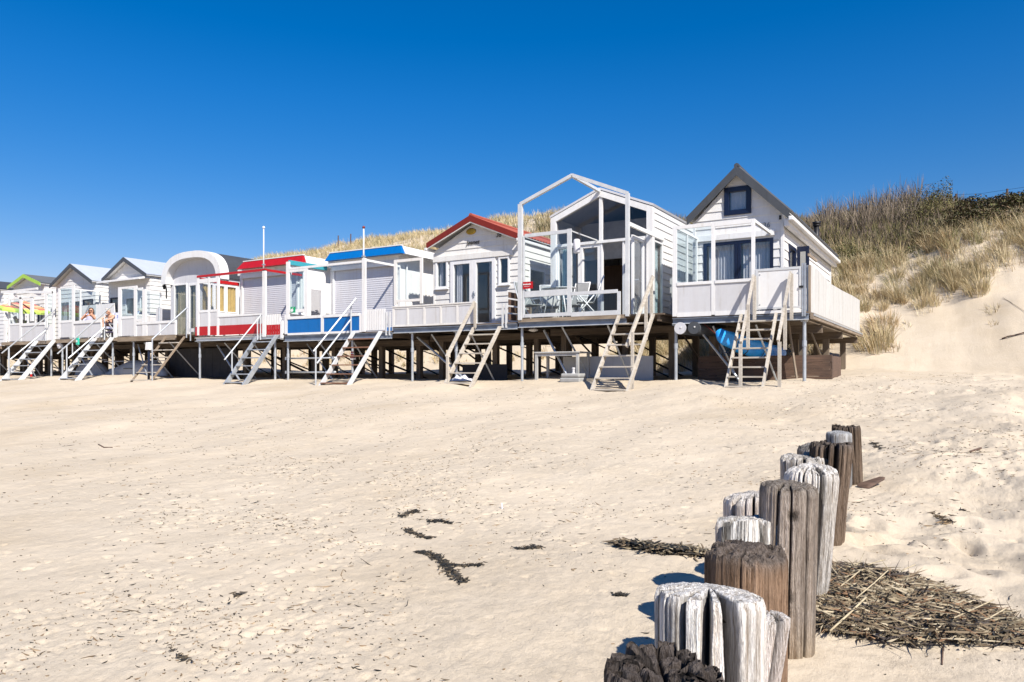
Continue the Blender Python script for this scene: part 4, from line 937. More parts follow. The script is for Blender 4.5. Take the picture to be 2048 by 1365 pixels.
stairs('plain grey metal stairs with one tube handrail below the red and white picket gate', X(519, YF) + .02, X(557, YF), zd - .06, 1.5, 6, 'galv', 'galv', .06, .26,
       rails=[(P(521.5, 631, YF - .06), P(449, 720, YF - 1.45))], posts=[(P(521, 633, YF - .06), P(521, 680, YF - .06)), (P(515, 640, YF - .2), P(515, 680, YF - .2)), (P(464, 702, YF - 1.3), P(464, 742, YF - 1.3))], rr=.025)

# ==== barrel roofed cabin ============================================================================================================
zd = Z(295, 672, YF); XL, XR = X(235, YF), X(392, YF)
c = thing('beach_cabin', 'cabin with a rounded barrel roof, dark on top, with a thick white arched front', 'cabin', ((XL + XR) / 2, YW, zd), 'cabins on stilts')
deck(c, XL, XR, YF, YB, zd, X(236, YF), X(352, YF), fascia=None, wood_top=.2, tubes=(X(262, YF),))
ya = YW - .35; ax0, ax1 = X(322, ya), X(441, ya); azs = Z(322, 567, ya); azt = Z(392, 501, ya)
def arch(x0, x1, zs, zt_, n=28, e=2.6):
    xc, hw = (x0 + x1) / 2, (x1 - x0) / 2
    return [(xc - hw * math.copysign(abs(math.cos(a)) ** (2 / e), math.cos(a)), zs + (zt_ - zs) * math.sin(a) ** (2 / e)) for a in [math.pi * k / n for k in range(n + 1)]]
def ring(o, i, y0, y1, name, mat, par):
    b = MB(); n = len(o); vs = [(p[0], y0, p[1]) for p in o] + [(p[0], y0, p[1]) for p in i] + [(p[0], y1, p[1]) for p in o] + [(p[0], y1, p[1]) for p in i]; fs = []
    for k in range(n - 1): fs += [(k, k + 1, n + k + 1, n + k), (2 * n + k, 3 * n + k, 3 * n + k + 1, 2 * n + k + 1), (k, 2 * n + k, 2 * n + k + 1, k + 1), (n + k, n + k + 1, 3 * n + k + 1, 3 * n + k)]
    fs += [(0, n, 3 * n, 2 * n), (n - 1, 3 * n - 1, 4 * n - 1, 2 * n - 1)]
    b.add(vs, fs); return b.build(name, mat, par)
rf = ring(arch(ax0 + .03, ax1 - .03, azs, azt - .02), arch(ax0 + .2, ax1 - .2, azs, azt - .2), ya + .42, YB + .1, 'roof', 'darkroof', c)
a_ = ring(arch(ax0, ax1, azs - .05, azt), arch(ax0 + .32, ax1 - .3, azs - .05, azt - .27), ya, ya + .415, 'arch_front', 'white', c)
hl, hr = ax0 + .16, ax1 - .1
pa_ = arch(hl + .1, hr - .1, azs, azt - .24); poly = [(hl, zd), (hr, zd), (hr, azs)] + list(reversed(pa_)) + [(hl, azs)]
dA, dB = (WX(348), WX(375), zd + .02, WZ(360, 568)), (WX(377), WX(394), zd + .02, WZ(385, 567))
wall(c, WALLF, [(hl, zd), (hr, zd), (hr, azs), (hl, azs)], [dA, (dB[0], hr - .3, dB[2], dB[3])], 'palegrey', 3, 0)
b = MB(); b.prism(pa_, lambda s, z: (s, YW - .001, z + .001), lambda s, z: (s, YW + .07, z + .001)); b.build('wall', 'palegrey', c)
for x in (hl + 1.2, hl + 2.4): wbox(c, 'joint_strip', 'alu', x, x + .012, YW - .006, YW - .002, azs + .02, azt - .35)
wall(c, Pl('R', hr), [(YW - .002, zd), (YB, zd), (YB, azs), (YW - .002, azs)], [], 'palegrey', 3, 0); wall(c, Pl('L', hl), [(YW - .002, zd), (YB, zd), (YB, azs), (YW - .002, azs)], [], 'palegrey', 3, 0)
wbox(c, 'inner_wall', 'inwhite', hl + .1, hr - .1, YW + 3, YW + 3.06, zd, azs); wbox(c, 'floor', 'infloor', hl + .08, hr - .08, YW + .08, YB, zd - .02, zd + .02); wbox(c, 'ceiling', 'inwhite', hl + .08, hr - .08, YW + .08, YB, azs - .06, azs - .01)
window(c, WALLF, *dA, fw=.07, sill=False, cur=[(dA[0] + .1, dA[1] - .1, 'olive', .04, 7)], name='french_window')
window(c, WALLF, dB[0], hr - .3, dB[2], dB[3], fw=.1, mull=[dB[1]], sill=False, cur=[(dB[0] + .1, hr - .4, 'olive', .04, 7)], name='french_door')
t = thing('wall_lamp', 'black lantern on a bracket on the left side of the arched front', 'lamp', (WX(337), YW - .1, WZ(337, 585)))
b = MB(); b.path([(WX(334), YW - .01, WZ(334, 579)), (WX(336), YW - .12, WZ(335, 573)), (WX(338), YW - .22, WZ(338, 574))], .02, 6); b.build('bracket', 'black', t)
b = MB(); b.lathe((WX(338), YW - .22, WZ(338, 580)), [(.05, 0), (.07, .12), (.11, .14), (.02, .2)], 8); b.build('lantern', 'black', t)
b = MB(); b.tube((WX(334.5), YW - .04, WZ(334, 598)), (WX(334.5), YW - .04, WZ(334, 578)), .03, 6); b.build('back_plate', 'black', t)
t = screen('white windscreen with a tall narrow glazed end and low panels, before the barrel roofed cabin', (X(236, YF), YF, zd))
zt = Z(237, 575, YF)
for a, b_, top, m_ in ((237, 243.5, 575, 240), (268.5, 274, 572, 271), (285.5, 292, 579, 288)): fbox(t, 'post', 'white', a, b_, top, 673, m_)
fbox(t, 'rail', 'white', 243.7, 268.3, 573.5, 577.5, 256); fbox(t, 'rail', 'white', 243.7, 268.3, 633, 638, 256); fbox(t, 'pane', 'clear', 243.7, 268.3, 577.7, 632.8, 256, d=.01); fbox(t, 'panel', 'panel', 243.7, 268.3, 638.2, 672, 256, d=.02)
fbox(t, 'rail', 'white', 274.2, 285.3, 576, 579, 280); fbox(t, 'pane', 'clear', 274.2, 285.3, 579.2, 638, 280, d=.01); fbox(t, 'rail', 'white', 274.2, 352, 643, 648, 312, d=.07); fbox(t, 'rail', 'white', 274.2, 285.3, 638.2, 642.8, 280)
for a, b_ in ((274.2, 291.8), (295.2, 318), (322, 349.5)): fbox(t, 'panel', 'panel', a, b_, 648.2, 671, 312, d=.02)
for a, b_ in ((292, 295), (318.2, 321.8), (349.7, 353)): fbox(t, 'post', 'white', a, b_, 643, 672, 312)
xs = X(240, YF); wbar(t, 'rail', 'white', (xs, YF + .04, zt - .03), (xs, YW - .1, zt - .03), .045, .05)
for y in (YF + 1.0, YW - .1): wbox(t, 'post', 'white', xs - .03, xs + .03, y, y + .05, zd, zt - .06)
wbox(t, 'rail', 'white', xs - .022, xs + .022, YF + .03, YF + .99, zd + .93, zd + 1.0); wbox(t, 'rail', 'white', xs - .022, xs + .022, YF + 1.06, YW - .11, zd + .93, zd + 1.0)
wbox(t, 'panel', 'panel', xs - .012, xs + .012, YF + .03, YW - .11, zd + .01, zd + .929); wbox(t, 'pane', 'clear', xs - .004, xs + .004, YF + .03, YW - .11, zd + 1.001, zt - .056)
t = thing('round_board', 'grey rounded board on a pole standing behind the low fence of the barrel roofed cabin', 'board', (X(313, YF + .1), YF + .12, zd))
b = MB(); b.prism([(X(313, YF) + .19 * s, Z(313, 629, YF) + .27 * z) for s, z in ((-1, -.6), (-.8, -.95), (.95, -1), (1, 1), (-.5, 1), (-.9, .7))], lambda s, z: (s, YF + .1, z), lambda s, z: (s, YF + .125, z)); b.build('board', 'panel', t)
b = MB(); b.tube((X(314, YF), YF + .09, zd - .2), (X(314, YF), YF + .09, Z(314, 614, YF)), .028, 8); b.build('pole', 'galv', t)
t = stairs('old rickety wooden stairs with open treads below the gap in the barrel cabin fence', X(336, YF) - .1, X(371, YF), zd - .1, 1.5, 6, 'woody', 'palewoodx', .05, .1,
       rails=[(P(375, 615, YF - .05), P(304, 679, YF - 1.45))], posts=[(P(304.5, 679, YF - 1.45), (X(304.5, YF - 1.45), YF - 1.45, g1(-27, 16.5) - .1)), (P(373, 617, YF - .08), P(373, 676, YF - .08)), (P(381, 645, YF), P(381, 682, YF))], rr=.028, rmat='galv')
wbox(c, 'deck_board', 'white', X(354, YF), X(391, YF), YF + .5, YF + .53, zd + .12, zd + .26)

# ==== two pale roofed gables, the lime gable, and the dark roof at the edge =============================================================
def small_gable(label, e0, ap, e1, deckpx, zdp, rmat, bmat, wmat, wide=3.0, fascia=.15, door=None):
    yo = YW - .25; rl, rr_, ra = X(e0[0], yo), X(e1[0], yo), X(ap[0], yo); zl, za = (Z(e0[0], e0[1], yo) + Z(e1[0], e1[1], yo)) / 2, Z(ap[0], ap[1], yo)
    ra = (rl + rr_) / 2
    zd = Z(zdp[0], zdp[1], YF); XL, XR = X(deckpx[0], YF), X(deckpx[1], YF)
    c = thing('beach_cabin', label, 'cabin', ((XL + XR) / 2, YW, zd), 'cabins on stilts')
    deck(c, XL, XR, YF, YB, zd, fascia=None, wood_top=fascia, tubes=(XL + .4, XR - .5))
    hl, hr = rl + .12, rr_ - .12; ops = door(hl, hr, zd) if door else []
    house(c, hl, hr, YW, YB, zd, zl - .02, zl - .02, ra, za - .1, wmat, [o[0] for o in ops], pitch=.2)
    for o in ops: window(c, WALLF, *o[0], **o[1])
    gable_roof(c, rl, rr_, zl, zl, ra, za, yo, YB + .2, rmat, bmat, bh=.13, amp=0, th=.04)
    return c, hl, hr, zd, zl
def dr2(hl, hr, zd): return [((hl + .15, hl + 1.05, zd + .03, zd + 2.0), dict(mat='navy', fw=.07, sill=False, name='door')), ((hl + 1.35, hl + 2.25, zd + .9, zd + 1.95), dict(fw=.06)), ((hl + 2.45, hr - .2, zd + .9, zd + 1.95), dict(fw=.06))]
c2, hl, hr, zd2, zl = small_gable('pale roofed white gable cabin with a porch ledge, next to the barrel roofed one', (204, 558.5), (249.7, 516), (293, 550), (110, 234), (160, 678), 'paleroof', 'slate', 'board', door=dr2)
b = MB(); b.hexa([(hl - .05, YW - .55, zl - .22), (hr + .02, YW - .55, zl - .22), (hr + .02, YW - .02, zl - .12), (hl - .05, YW - .02, zl - .12), (hl - .05, YW - .55, zl - .14), (hr + .02, YW - .55, zl - .14), (hr + .02, YW - .02, zl - .02), (hl - .05, YW - .02, zl - .02)]); b.build('porch_ledge', 'white', c2)
def dr1(hl, hr, zd): return [((hl + .35, hl + 1.25, zd + .95, zd + 2.05), dict(fw=.07, cur=[(hl + .42, hl + .7, 'voile', .02, 3)])), ((hl + 1.4, hl + 2.2, zd + .95, zd + 2.05), dict(fw=.07, cur=[(hl + 1.8, hl + 2.14, 'voile', .02, 3)])), ((hl + 2.4, hr - .2, zd + .95, zd + 2.05), dict(mat='navy', fw=.05))]
c1, hl1, hr1, zd1, zl1 = small_gable('pale roofed white gable cabin without a porch ledge, next to the lime trimmed one', (99.6, 571.4), (142, 529), (184, 563), (4, 109), (60, 683), 'paleroof', 'slate', 'board', door=dr1)
c0, hl0, hr0, zd0, zl0 = small_gable('small white cabin trimmed with lime green barge boards under a grey roof', (15, 574), (48, 550), (81, 567), (-85, 3), (0, 692), 'greyroof', 'lime', 'board', door=dr1)
b = MB(); b.box(hl0 - .1, hr0 + .25, YW - .5, YW - .42, zl0 - .35, zl0 - .25); b.build('awning_rail', 'white', c0)
cm, hlm, hrm, zdm, zlm = small_gable('cabin with a dark roof cut by the left edge of the view', (-66, 588), (-38, 562), (0, 577), (-170, -87), (-100, 700), 'darkroof', 'darkroof', 'board')

t = screen('white windscreen with a glazed end and white back cloth around the two sunbathers', (X(117, YF), YF, zd2))
for a, b_, top, m_ in ((117, 121, 577, 119), (144.5, 149, 571, 147)): fbox(t, 'post', 'white', a, b_, top, 676, m_)
fbox(t, 'rail', 'white', 121.2, 144.3, 573, 577, 133); fbox(t, 'rail', 'white', 121.2, 144.3, 641, 646, 133); fbox(t, 'pane', 'clear', 121.2, 144.3, 577.2, 640.8, 133, d=.01); fbox(t, 'panel', 'panel', 121.2, 144.3, 646.2, 675, 133, d=.02)
fbox(t, 'rail', 'white', 149.2, 202, 641, 647, 175, d=.09); fbox(t, 'panel', 'panel', 149.2, 202, 647.2, 675, 175, d=.02); fbox(t, 'post', 'white', 198, 202.5, 647.2, 676, 175, dy=.03)
xs = X(119, YF); zt = Z(119, 576, YF); wbar(t, 'rail', 'white', (xs, YF + .04, zt), (xs, YW - .1, zt), .045, .05)
for y in (YF + .9, YW - .1): wbox(t, 'post', 'white', xs - .03, xs + .03, y, y + .05, zd2, zt - .03)
wbox(t, 'panel', 'panel', xs - .012, xs + .012, YF + .03, YW - .1, zd2 + .01, zd2 + .85); wbox(t, 'pane', 'clear', xs - .004, xs + .004, YF + .03, YW - .1, zd2 + .86, zt - .03)
wall(t, Pl('F', YW - .25), [(X(158, YW - .25), zd2 + .5), (X(232, YW - .25), zd2 + .5), (X(228, YW - .25), Z(200, 609, YW - .25)), (X(158, YW - .25), Z(200, 609, YW - .25))], [], 'white', 3, 0, .03, 'cloth_panel')
fbox(t, 'end_post', 'white', 228.5, 233, 638, 676, 231, d=.08)
t = screen('white windscreen of tall glazed bays over low grey panels, before the parasol', (X(14, YF), YF, zd1))
for a, b_, top, bot in ((8, 13, 648, 687), (16.5, 20, 592, 683), (39.5, 44, 591, 682), (61, 67, 595, 643), (90.5, 95, 585, 682)): fbox(t, 'post', 'white', a, b_, top, bot, (a + b_) / 2)
fbox(t, 'rail', 'white', 20.2, 90.3, 594, 597, 55); fbox(t, 'rail', 'white', 20.2, 39.3, 647, 651, 30); fbox(t, 'rail', 'white', 44.2, 90.3, 646, 651.5, 67, d=.08)
fbox(t, 'panel', 'panel', 20.2, 39.3, 651.2, 683, 30, d=.02); fbox(t, 'panel', 'panel', 44.2, 90.3, 651.7, 682, 67, d=.02); fbox(t, 'pane', 'clear', 20.2, 39.3, 597.2, 646.8, 30, d=.01)
fbox(t, 'rail', 'white', 95.2, 107, 583, 588, 100); fbox(t, 'post', 'white', 105, 108.5, 583, 680, 107); fbox(t, 'panel', 'white', 95.2, 104.8, 650, 681, 100, d=.02); fbox(t, 'pane', 'clear', 95.2, 104.8, 588.2, 649.8, 100, d=.01)
xs = X(18, YF); zt = Z(18, 592, YF); wbar(t, 'rail', 'white', (xs, YF + .04, zt), (xs, YW - .1, zt), .045, .05); wbox(t, 'panel', 'panel', xs - .012, xs + .012, YF + .03, YW - .1, zd1 + .01, zd1 + .85)
wbar(t, 'awning_bar', 'white', (X(-6, YF), YF + .2, Z(0, 583, YF)), (X(88, YF), YF + .2, Z(86, 580, YF) - .1), .07, .12)
stairs('grey metal stairs with white twin tube handrail rising to the two sunbathers', X(193, YF) + .05, X(228, YF), zd2 - .02, 1.55, 6, 'alu', 'galv', .06, .3,
       rails=[(P(227.5, 609, YF - .06), P(115, 708, YF - 1.5)), (P(209, 655, YF - .1), P(137, 717, YF - 1.4))], posts=[(P(209, 622, YF - .08), P(209, 680, YF - .08)), (P(133.5, 691, YF - 1.4), (X(133.5, YF - 1.4), YF - 1.4, g1(-32, 16.6) - .1)), (P(145, 678, YF), P(145, 712, YF))], rr=.03)
stairs('grey metal stairs with white twin tube handrail at the left edge of the row', X(76, YF) + .05, X(112, YF), zd1 - .02, 1.55, 6, 'alu', 'galv', .06, .3,
       rails=[(P(109, 621, YF - .06), P(3.5, 707, YF - 1.5)), (P(92, 661, YF - .1), P(21, 719, YF - 1.4))], posts=[(P(91, 630, YF - .08), P(91, 682, YF - .08)), (P(18, 696, YF - 1.4), (X(18, YF - 1.4), YF - 1.4, g1(-36.5, 16.6) - .1))], rr=.03)
# ---- things under and on the decks -------------------------------------------------------------------------------------
def gp(px, py):
    d = 2429 / (py - 642)
    for _ in range(12):
        l = (px - CX) / F * d; x, y = cam_xy(d, l); d = .5 * d + .5 * (EYE - g1(x, y)) * F / (py - HY)
    return cam_xy(d, (px - CX) / F * d)
for px, py, r, lab, em in ((1361, 655, .15, 'pale ended storage tube slung under the navy windowed cabin, left one of the pair', 'palegrey'), (1388.5, 654, .155, 'dark ended storage tube slung under the navy windowed cabin, right one of the pair', 'slate')):
    p = P(px, py + 2, YF - .02); t = thing('storage_tube', lab, 'tube', p, 'storage tubes')
    b = MB(); b.tube(p, (p[0], p[1] + 3.2, p[2] + .02), r, 20); b.build('tube', 'slate', t, True)
    b = MB(); b.tube((p[0], p[1] - .03, p[2]), (p[0], p[1] - .002, p[2]), r * 1.0, 20); b.build('end_cap', em, t)
    b = MB(); b.tube((p[0] + .02, p[1] - .045, p[2] + .02), (p[0] + .02, p[1] - .031, p[2] + .02), .02, 8); b.build('knob', 'white', t)
    for q in (.5, 2.4): wbox(t, 'hanger', 'galv', p[0] - r - .01, p[0] + r + .01, p[1] + q, p[1] + q + .05, p[2] + r, p[2] + r + .05)
# canoe under a blue sheet
p0, p1 = Vector(P(1441, 676, 17.98)), Vector(P(1563, 706, 20.4)); t = thing('canoe', 'canoe wrapped in a bright blue sheet, hanging under the navy windowed cabin', 'canoe', tuple(p0))
b = MB(); n, m_ = 22, 14; vs = []
for k in range(n):
    f = k / (n - 1); c_ = p0.lerp(p1, f); w = .42 * max(.05, math.sin(math.pi * min(.97, f * .86 + .06))) ** .55; hgt = .30 * (.55 + .45 * w / .42); up = .10 * (1 - f) ** 3
    for j in range(m_):
        a = 2 * math.pi * j / m_; dx, dz = w * math.cos(a), hgt * math.sin(a) * (.55 if math.sin(a) > 0 else 1.)
        vs.append((c_.x + dx * .55, c_.y + .1 * math.cos(a), c_.z + dz + up + .012 * math.sin(9 * f * 3 + j)))
b.add(vs, [(k * m_ + j, k * m_ + (j + 1) % m_, (k + 1) * m_ + (j + 1) % m_, (k + 1) * m_ + j) for k in range(n - 1) for j in range(m_)] + [tuple(range(m_)), tuple(range((n - 1) * m_, n * m_))])
M['bluesheet'] = plain('blue_sheet', (.02, .30, .78), .4, 0, .12); b.build('hull', 'bluesheet', t, True)
for f in (.12, .3, .55, .8):
    c_ = p0.lerp(p1, f); q = MB(); q.path([(c_.x + .24 * math.cos(a), c_.y + .02, c_.z - .02 + .31 * math.sin(a)) for a in np.linspace(3.3, 6.2, 9)], .012, 5); q.build('strap', 'navy', t)
b = MB(); b.tube(p0, P(1402, 643, 18.1), .007, 6); b.build('rope', 'brickred', t)
# board wall under the last cabin
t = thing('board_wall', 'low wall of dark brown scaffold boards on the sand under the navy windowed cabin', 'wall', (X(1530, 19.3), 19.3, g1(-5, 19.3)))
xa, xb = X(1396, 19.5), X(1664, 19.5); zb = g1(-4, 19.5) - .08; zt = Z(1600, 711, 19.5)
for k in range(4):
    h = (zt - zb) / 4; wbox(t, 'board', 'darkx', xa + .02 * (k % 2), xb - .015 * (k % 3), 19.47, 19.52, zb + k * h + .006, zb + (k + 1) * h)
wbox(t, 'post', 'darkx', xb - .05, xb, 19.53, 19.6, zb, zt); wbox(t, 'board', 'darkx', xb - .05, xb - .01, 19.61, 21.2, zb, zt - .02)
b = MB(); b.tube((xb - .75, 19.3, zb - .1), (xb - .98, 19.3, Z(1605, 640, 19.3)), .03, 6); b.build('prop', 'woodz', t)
# garden table stored under the glass cabin, parasol foot, grey sheets
tx0, tx1 = X(1068, 18.3), X(1126, 18.3); t = thing('garden_table', 'pale garden table standing on the sand under the glass fronted cabin', 'table', (X(1100, 18.6), 18.6, g1(-9, 18.6)))
tz = Z(1090, 704, 18.3); wbox(t, 'tabletop', 'greywood', tx0, tx1 + .5, 18.3, 19.1, tz - .04, tz, .01); wbox(t, 'apron', 'greywood', tx0 + .04, tx1 + .46, 18.34, 18.37, tz - .12, tz - .041)
for x, y in ((tx0 + .05, 18.36), (tx1 + .42, 18.36), (tx0 + .05, 19.04), (tx1 + .42, 19.04)): wbox(t, 'leg', 'greywood', x - .035, x + .035, y - .035, y + .035, g1(x, y) - .05, tz - .041)
x, y = X(1147, 18.1), 18.1; zg = g1(x, y); t = thing('parasol_weight', 'grey plastic water filled parasol foot on the sand under the glass fronted cabin', 'parasol base', (x, y, zg))
b = MB(); b.box(x - .30, x + .30, y - .25, y + .25, zg - .03, zg + .10); b.build('lower_tray', 'greycloth', t, bevel=.03)
b = MB(); b.box(x - .28, x + .28, y - .23, y + .23, zg + .105, zg + .22); b.build('upper_tray', 'greycloth', t, bevel=.04)
b = MB(); b.lathe((x, y, zg + .22), [(.06, 0), (.035, .02), (.035, .12), (.045, .12), (.045, .15), (.03, .16)], 12); b.build('socket', 'panel', t)
t = thing('sheet_panel', 'pair of flat grey white sheets leaning upright behind the stairs of the glass fronted cabin', 'panel', (X(1215, 19.2), 19.2, g1(-8, 19.2)))
zt = Z(1215, 713, 19.2)
for a, b_ in ((1126, 1262), (1263, 1305)): wbox(t, 'sheet', 'sheetgrey', X(a, 19.2), X(b_, 19.2), 19.2 if a < 1200 else 19.24, 19.225 if a < 1200 else 19.265, g1(-8, 19.2) - .03, zt)
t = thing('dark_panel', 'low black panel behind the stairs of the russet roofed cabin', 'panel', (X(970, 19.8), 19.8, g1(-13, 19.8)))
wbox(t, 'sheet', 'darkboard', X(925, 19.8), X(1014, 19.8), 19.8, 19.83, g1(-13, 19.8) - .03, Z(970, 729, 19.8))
x, y = X(924, 17.9), 17.9; t = thing('crumpled_sheet', 'crumpled white plastic sheet on the sand under the russet cabin stairs', 'sheet', (x, y, g1(x, y)))
b = MB(); vs = [(x + .42 * (i / 9 - .5) * 2, y + .2 * (j / 5 - .5) * 2, g1(x, y) + .16 * math.sin(math.pi * i / 9) * math.sin(math.pi * j / 5) * (1 + .5 * math.sin(i * 2.1 + j)) + .01) for i in range(10) for j in range(6)]
b.add(vs, [(i * 6 + j, i * 6 + j + 1, i * 6 + j + 7, i * 6 + j + 6) for i in range(9) for j in range(5)]); b.build('sheet', 'voile', t, True)
x, y, z = P(1066.5, 660, 18.5); t = thing('work_lamp', 'small white flood lamp clipped under the glass fronted deck', 'lamp', (x, y, z))
b = MB(); b.lathe((x, y, z - .06), [(.03, 0), (.13, .03), (.14, .06), (.05, .12)], 12); b.build('lamp_head', 'white', t); b = MB(); b.box(x - .02, x + .02, y - .02, y + .02, z + .06, z + .16); b.build('clip', 'galv', t)
# two upturned boats
for pa, pb, w, lab in (((152, 742), (216, 744), .34, 'short upturned white boat behind the stairs to the sunbathers'), ((206, 744), (333, 742), .40, 'long upturned white boat lying under the barrel roofed cabin')):
    y = 19.6 if pa[0] < 200 else 19.2; x0, x1 = X(pa[0], y), X(pb[0], y); zg = g1((x0 + x1) / 2, y) - .02; hh = .74 if pa[0] < 200 else .64
    t = thing('upturned_boat', lab, 'boat', ((x0 + x1) / 2, y, zg), 'upturned boats'); b = MB(); vs = []; n, m_ = 24, 13
    for k in range(n):
        f = k / (n - 1); s = max(.02, math.sin(math.pi * f)) ** .5 if pa[0] < 200 else max(.03, min(1, f * 2.2)) ** .8 * max(.05, min(1, (1 - f) * 6)) ** .5
        for j in range(m_):
            a = math.pi * j / (m_ - 1); vs.append((x0 + (x1 - x0) * f, y - w * s * math.cos(a), zg + hh * s * math.sin(a) ** .8))
    b.add(vs, [(k * m_ + j, k * m_ + j + 1, (k + 1) * m_ + j + 1, (k + 1) * m_ + j) for k in range(n - 1) for j in range(m_ - 1)] + [tuple(range(m_)), tuple(range((n - 1) * m_, n * m_))]); b.build('hull', 'sheetgrey', t, True)
    b = MB(); b.box(x0 + .1, x1 - .1, y - .02, y + .02, zg + hh * .97, zg + hh * 1.02); b.build('keel', 'palegrey', t)
    b = MB(); xm = (x0 + x1) / 2 + .2; b.box(xm - .3, xm + .3, y - w - .01, y - w * .9, zg + .30, zg + .33); b.build('grab_slot', 'slate', t)
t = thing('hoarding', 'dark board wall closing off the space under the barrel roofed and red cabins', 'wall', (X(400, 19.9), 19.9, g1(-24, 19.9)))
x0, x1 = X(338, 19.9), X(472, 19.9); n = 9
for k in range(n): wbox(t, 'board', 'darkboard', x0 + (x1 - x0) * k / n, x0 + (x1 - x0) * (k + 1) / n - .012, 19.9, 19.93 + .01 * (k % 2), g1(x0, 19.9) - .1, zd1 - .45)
for py, lab in ((717, 'upper scaffold tube across the front of the blue fascia cabin stilts'), (745, 'lower scaffold tube across the front of the blue fascia cabin stilts')):
    t = thing('scaffold_tube', lab, 'tube', P(570, py, YF + .2)); x0, x1 = X(571, YF + .2), X(672, YF + .2); z = Z(610, py, YF + .2)
    b = MB(); b.tube((x0, YF + .2, z), (x1, YF + .2, z), .028, 8); b.build('tube', 'galv', t, True)
    for x in (x0 + .08, x1 - .1): wbox(t, 'coupler', 'galv', x - .05, x + .05, YF + .15, YF + .25, z - .05, z + .05)
x, y, z = P(120, 690, YF + .1); t = thing('round_lamp', 'round white bulkhead dish under the deck corner beside the sunbathers', 'lamp', (x, y, z))
b = MB(); b.tube((x, y, z), (x, y - .05, z), .17, 18); b.build('dish', 'white', t); b = MB(); b.tube((x, y - .051, z), (x, y - .09, z), .13, 18, .08); b.build('lens', 'voile', t); b = MB(); b.tube((x, y + .001, z), (x, y + .3, z), .15, 14, .1); b.build('housing', 'darkx', t)
M['mint'] = plain('mint_plastic', (.03, .42, .30), .4); x, y, z = P(155.5, 683, YF - .12); t = thing('hanging_bag', 'mint green bag with a white emblem hanging below the sunbathers deck', 'bag', (x, y, z))
b = MB(); b.box(x - .10, x + .10, y - .04, y + .04, z - .17, z + .13); b.build('bag', 'mint', t, bevel=.03); b = MB(); b.prism([(.05 * math.sin(k * .785), .055 * math.cos(k * .785)) for k in range(8)], lambda s, q: (x + s, y - .046, z + q), lambda s, q: (x + s, y - .041, z + q)); b.build('emblem', 'white', t)
b = MB(); b.path([(x - .07, y, z + .13), (x - .04, y, z + .24), (x + .04, y, z + .24), (x + .07, y, z + .13)], .01, 5); b.build('handle', 'mint', t)
x, y, z = P(298, 693, 16.9); t = thing('letter_box', 'white box on a dark pole at the foot of the rickety wooden stairs', 'box', (x, y, z))
b = MB(); b.hexa([(x - .13, y - .08, z - .14), (x + .13, y - .08, z - .14), (x + .13, y + .08, z - .14), (x - .13, y + .08, z - .14), (x - .09, y - .08, z + .15), (x + .11, y - .08, z + .15), (x + .11, y + .08, z + .15), (x - .09, y + .08, z + .15)]); b.build('box', 'white', t, bevel=.01)
b = MB(); b.tube((x, y, z - .141), (x - .02, y, g1(x, y) - .1), .045, 8); b.build('pole', 'navy', t)
for px, py, lab in ((62.5, 735, 'red and white striped marker post under the stairs at the left edge'), (704.5, 712, 'small red and white striped cone under the brown tread stairs')):
    y = 18.6 if px < 100 else 17.6; x = X(px, y); z0 = g1(x, y) if px < 100 else Z(px, 716, y); t = thing('striped_marker', lab, 'marker', (x, y, z0)); hh = .62 if px < 100 else .2
    for k in range(5):
        b = MB(); b.tube((x, y, z0 + hh * k / 5), (x, y, z0 + hh * (k + 1) / 5 - .001), .05, 10, .045); b.build('band', 'red' if k % 2 == 0 else 'white', t)
    if px > 100:
        b = MB(); b.box(x - .06, x + .06, y - .03, y + .1, z0 - .06, z0 - .001); b.build('foot', 'white', t)

# ---- chairs, table, lamp, parasol -------------------------------------------------------------------------------------------
def garden_chair(label, loc, rz, group, fab='greycloth', frame='upvc', cushion=None):
    t = thing('garden_chair', label, 'chair', (0, 0, 0), group)
    b = MB(); b.bar((0, -.25, .43), (0, .2, .40), .46, .025); b.build('seat', fab, t)
    b = MB(); b.bar((0, .2, .42), (0, .46, 1.10), .44, .03, (0, 1, .3)); b.build('backrest', fab, t)
    for s in (-1, 1):
        x = s * .25
        b = MB(); b.tube((x, .2, .40), (x, .47, 1.12), .017, 8); b.build('back_tube', frame, t, True)
        b = MB(); b.bar((x, -.24, .63), (x, .27, .63), .045, .025); b.build('armrest', frame, t)
        for p, q in (((x, -.30, 0), (x, .22, .62)), ((x, .34, 0), (x, -.22, .62))):
            b = MB(); b.tube(p, q, .016, 8); b.build('leg', frame, t, True)
    b = MB(); b.tube((-.25, .47, 1.12), (.25, .47, 1.12), .017, 8); b.build('top_tube', frame, t, True)
    if cushion:
        b = MB(); b.bar((0, -.26, .48), (0, .19, .455), .44, .07); b.bar((0, .16, .48), (0, .42, 1.16), .44, .07, (0, 1, .3)); b.build('cushion', cushion, t, bevel=.02)
    t.location = loc; t.rotation_euler = (0, 0, rz); return t
zd7 = Z(1140, 634, YF)
g_ = 'garden chairs on the glass fronted deck'
garden_chair('grey sling garden chair at the left of the deck table, behind the red notice', (X(1062, 18.55), 18.55, zd7), math.radians(70), g_)
garden_chair('grey sling garden chair with its back to the open door, right of the deck table', (X(1172, 18.55), 18.55, zd7), math.radians(-62), g_)
garden_chair('grey sling garden chair behind the deck table, facing the sea', (X(1148, 19.25), 19.25, zd7), math.radians(-8), g_)
garden_chair('second grey sling garden chair at the left, behind the clear pane', (X(1100, 19.35), 19.35, zd7), math.radians(35), g_)
xm, ym = X(1117, 18.75), 18.75; zt = Z(1117, 575, 18.6); t = thing('deck_table', 'oval grey table on the glass fronted deck between the sling chairs', 'table', (xm, ym, zd7))
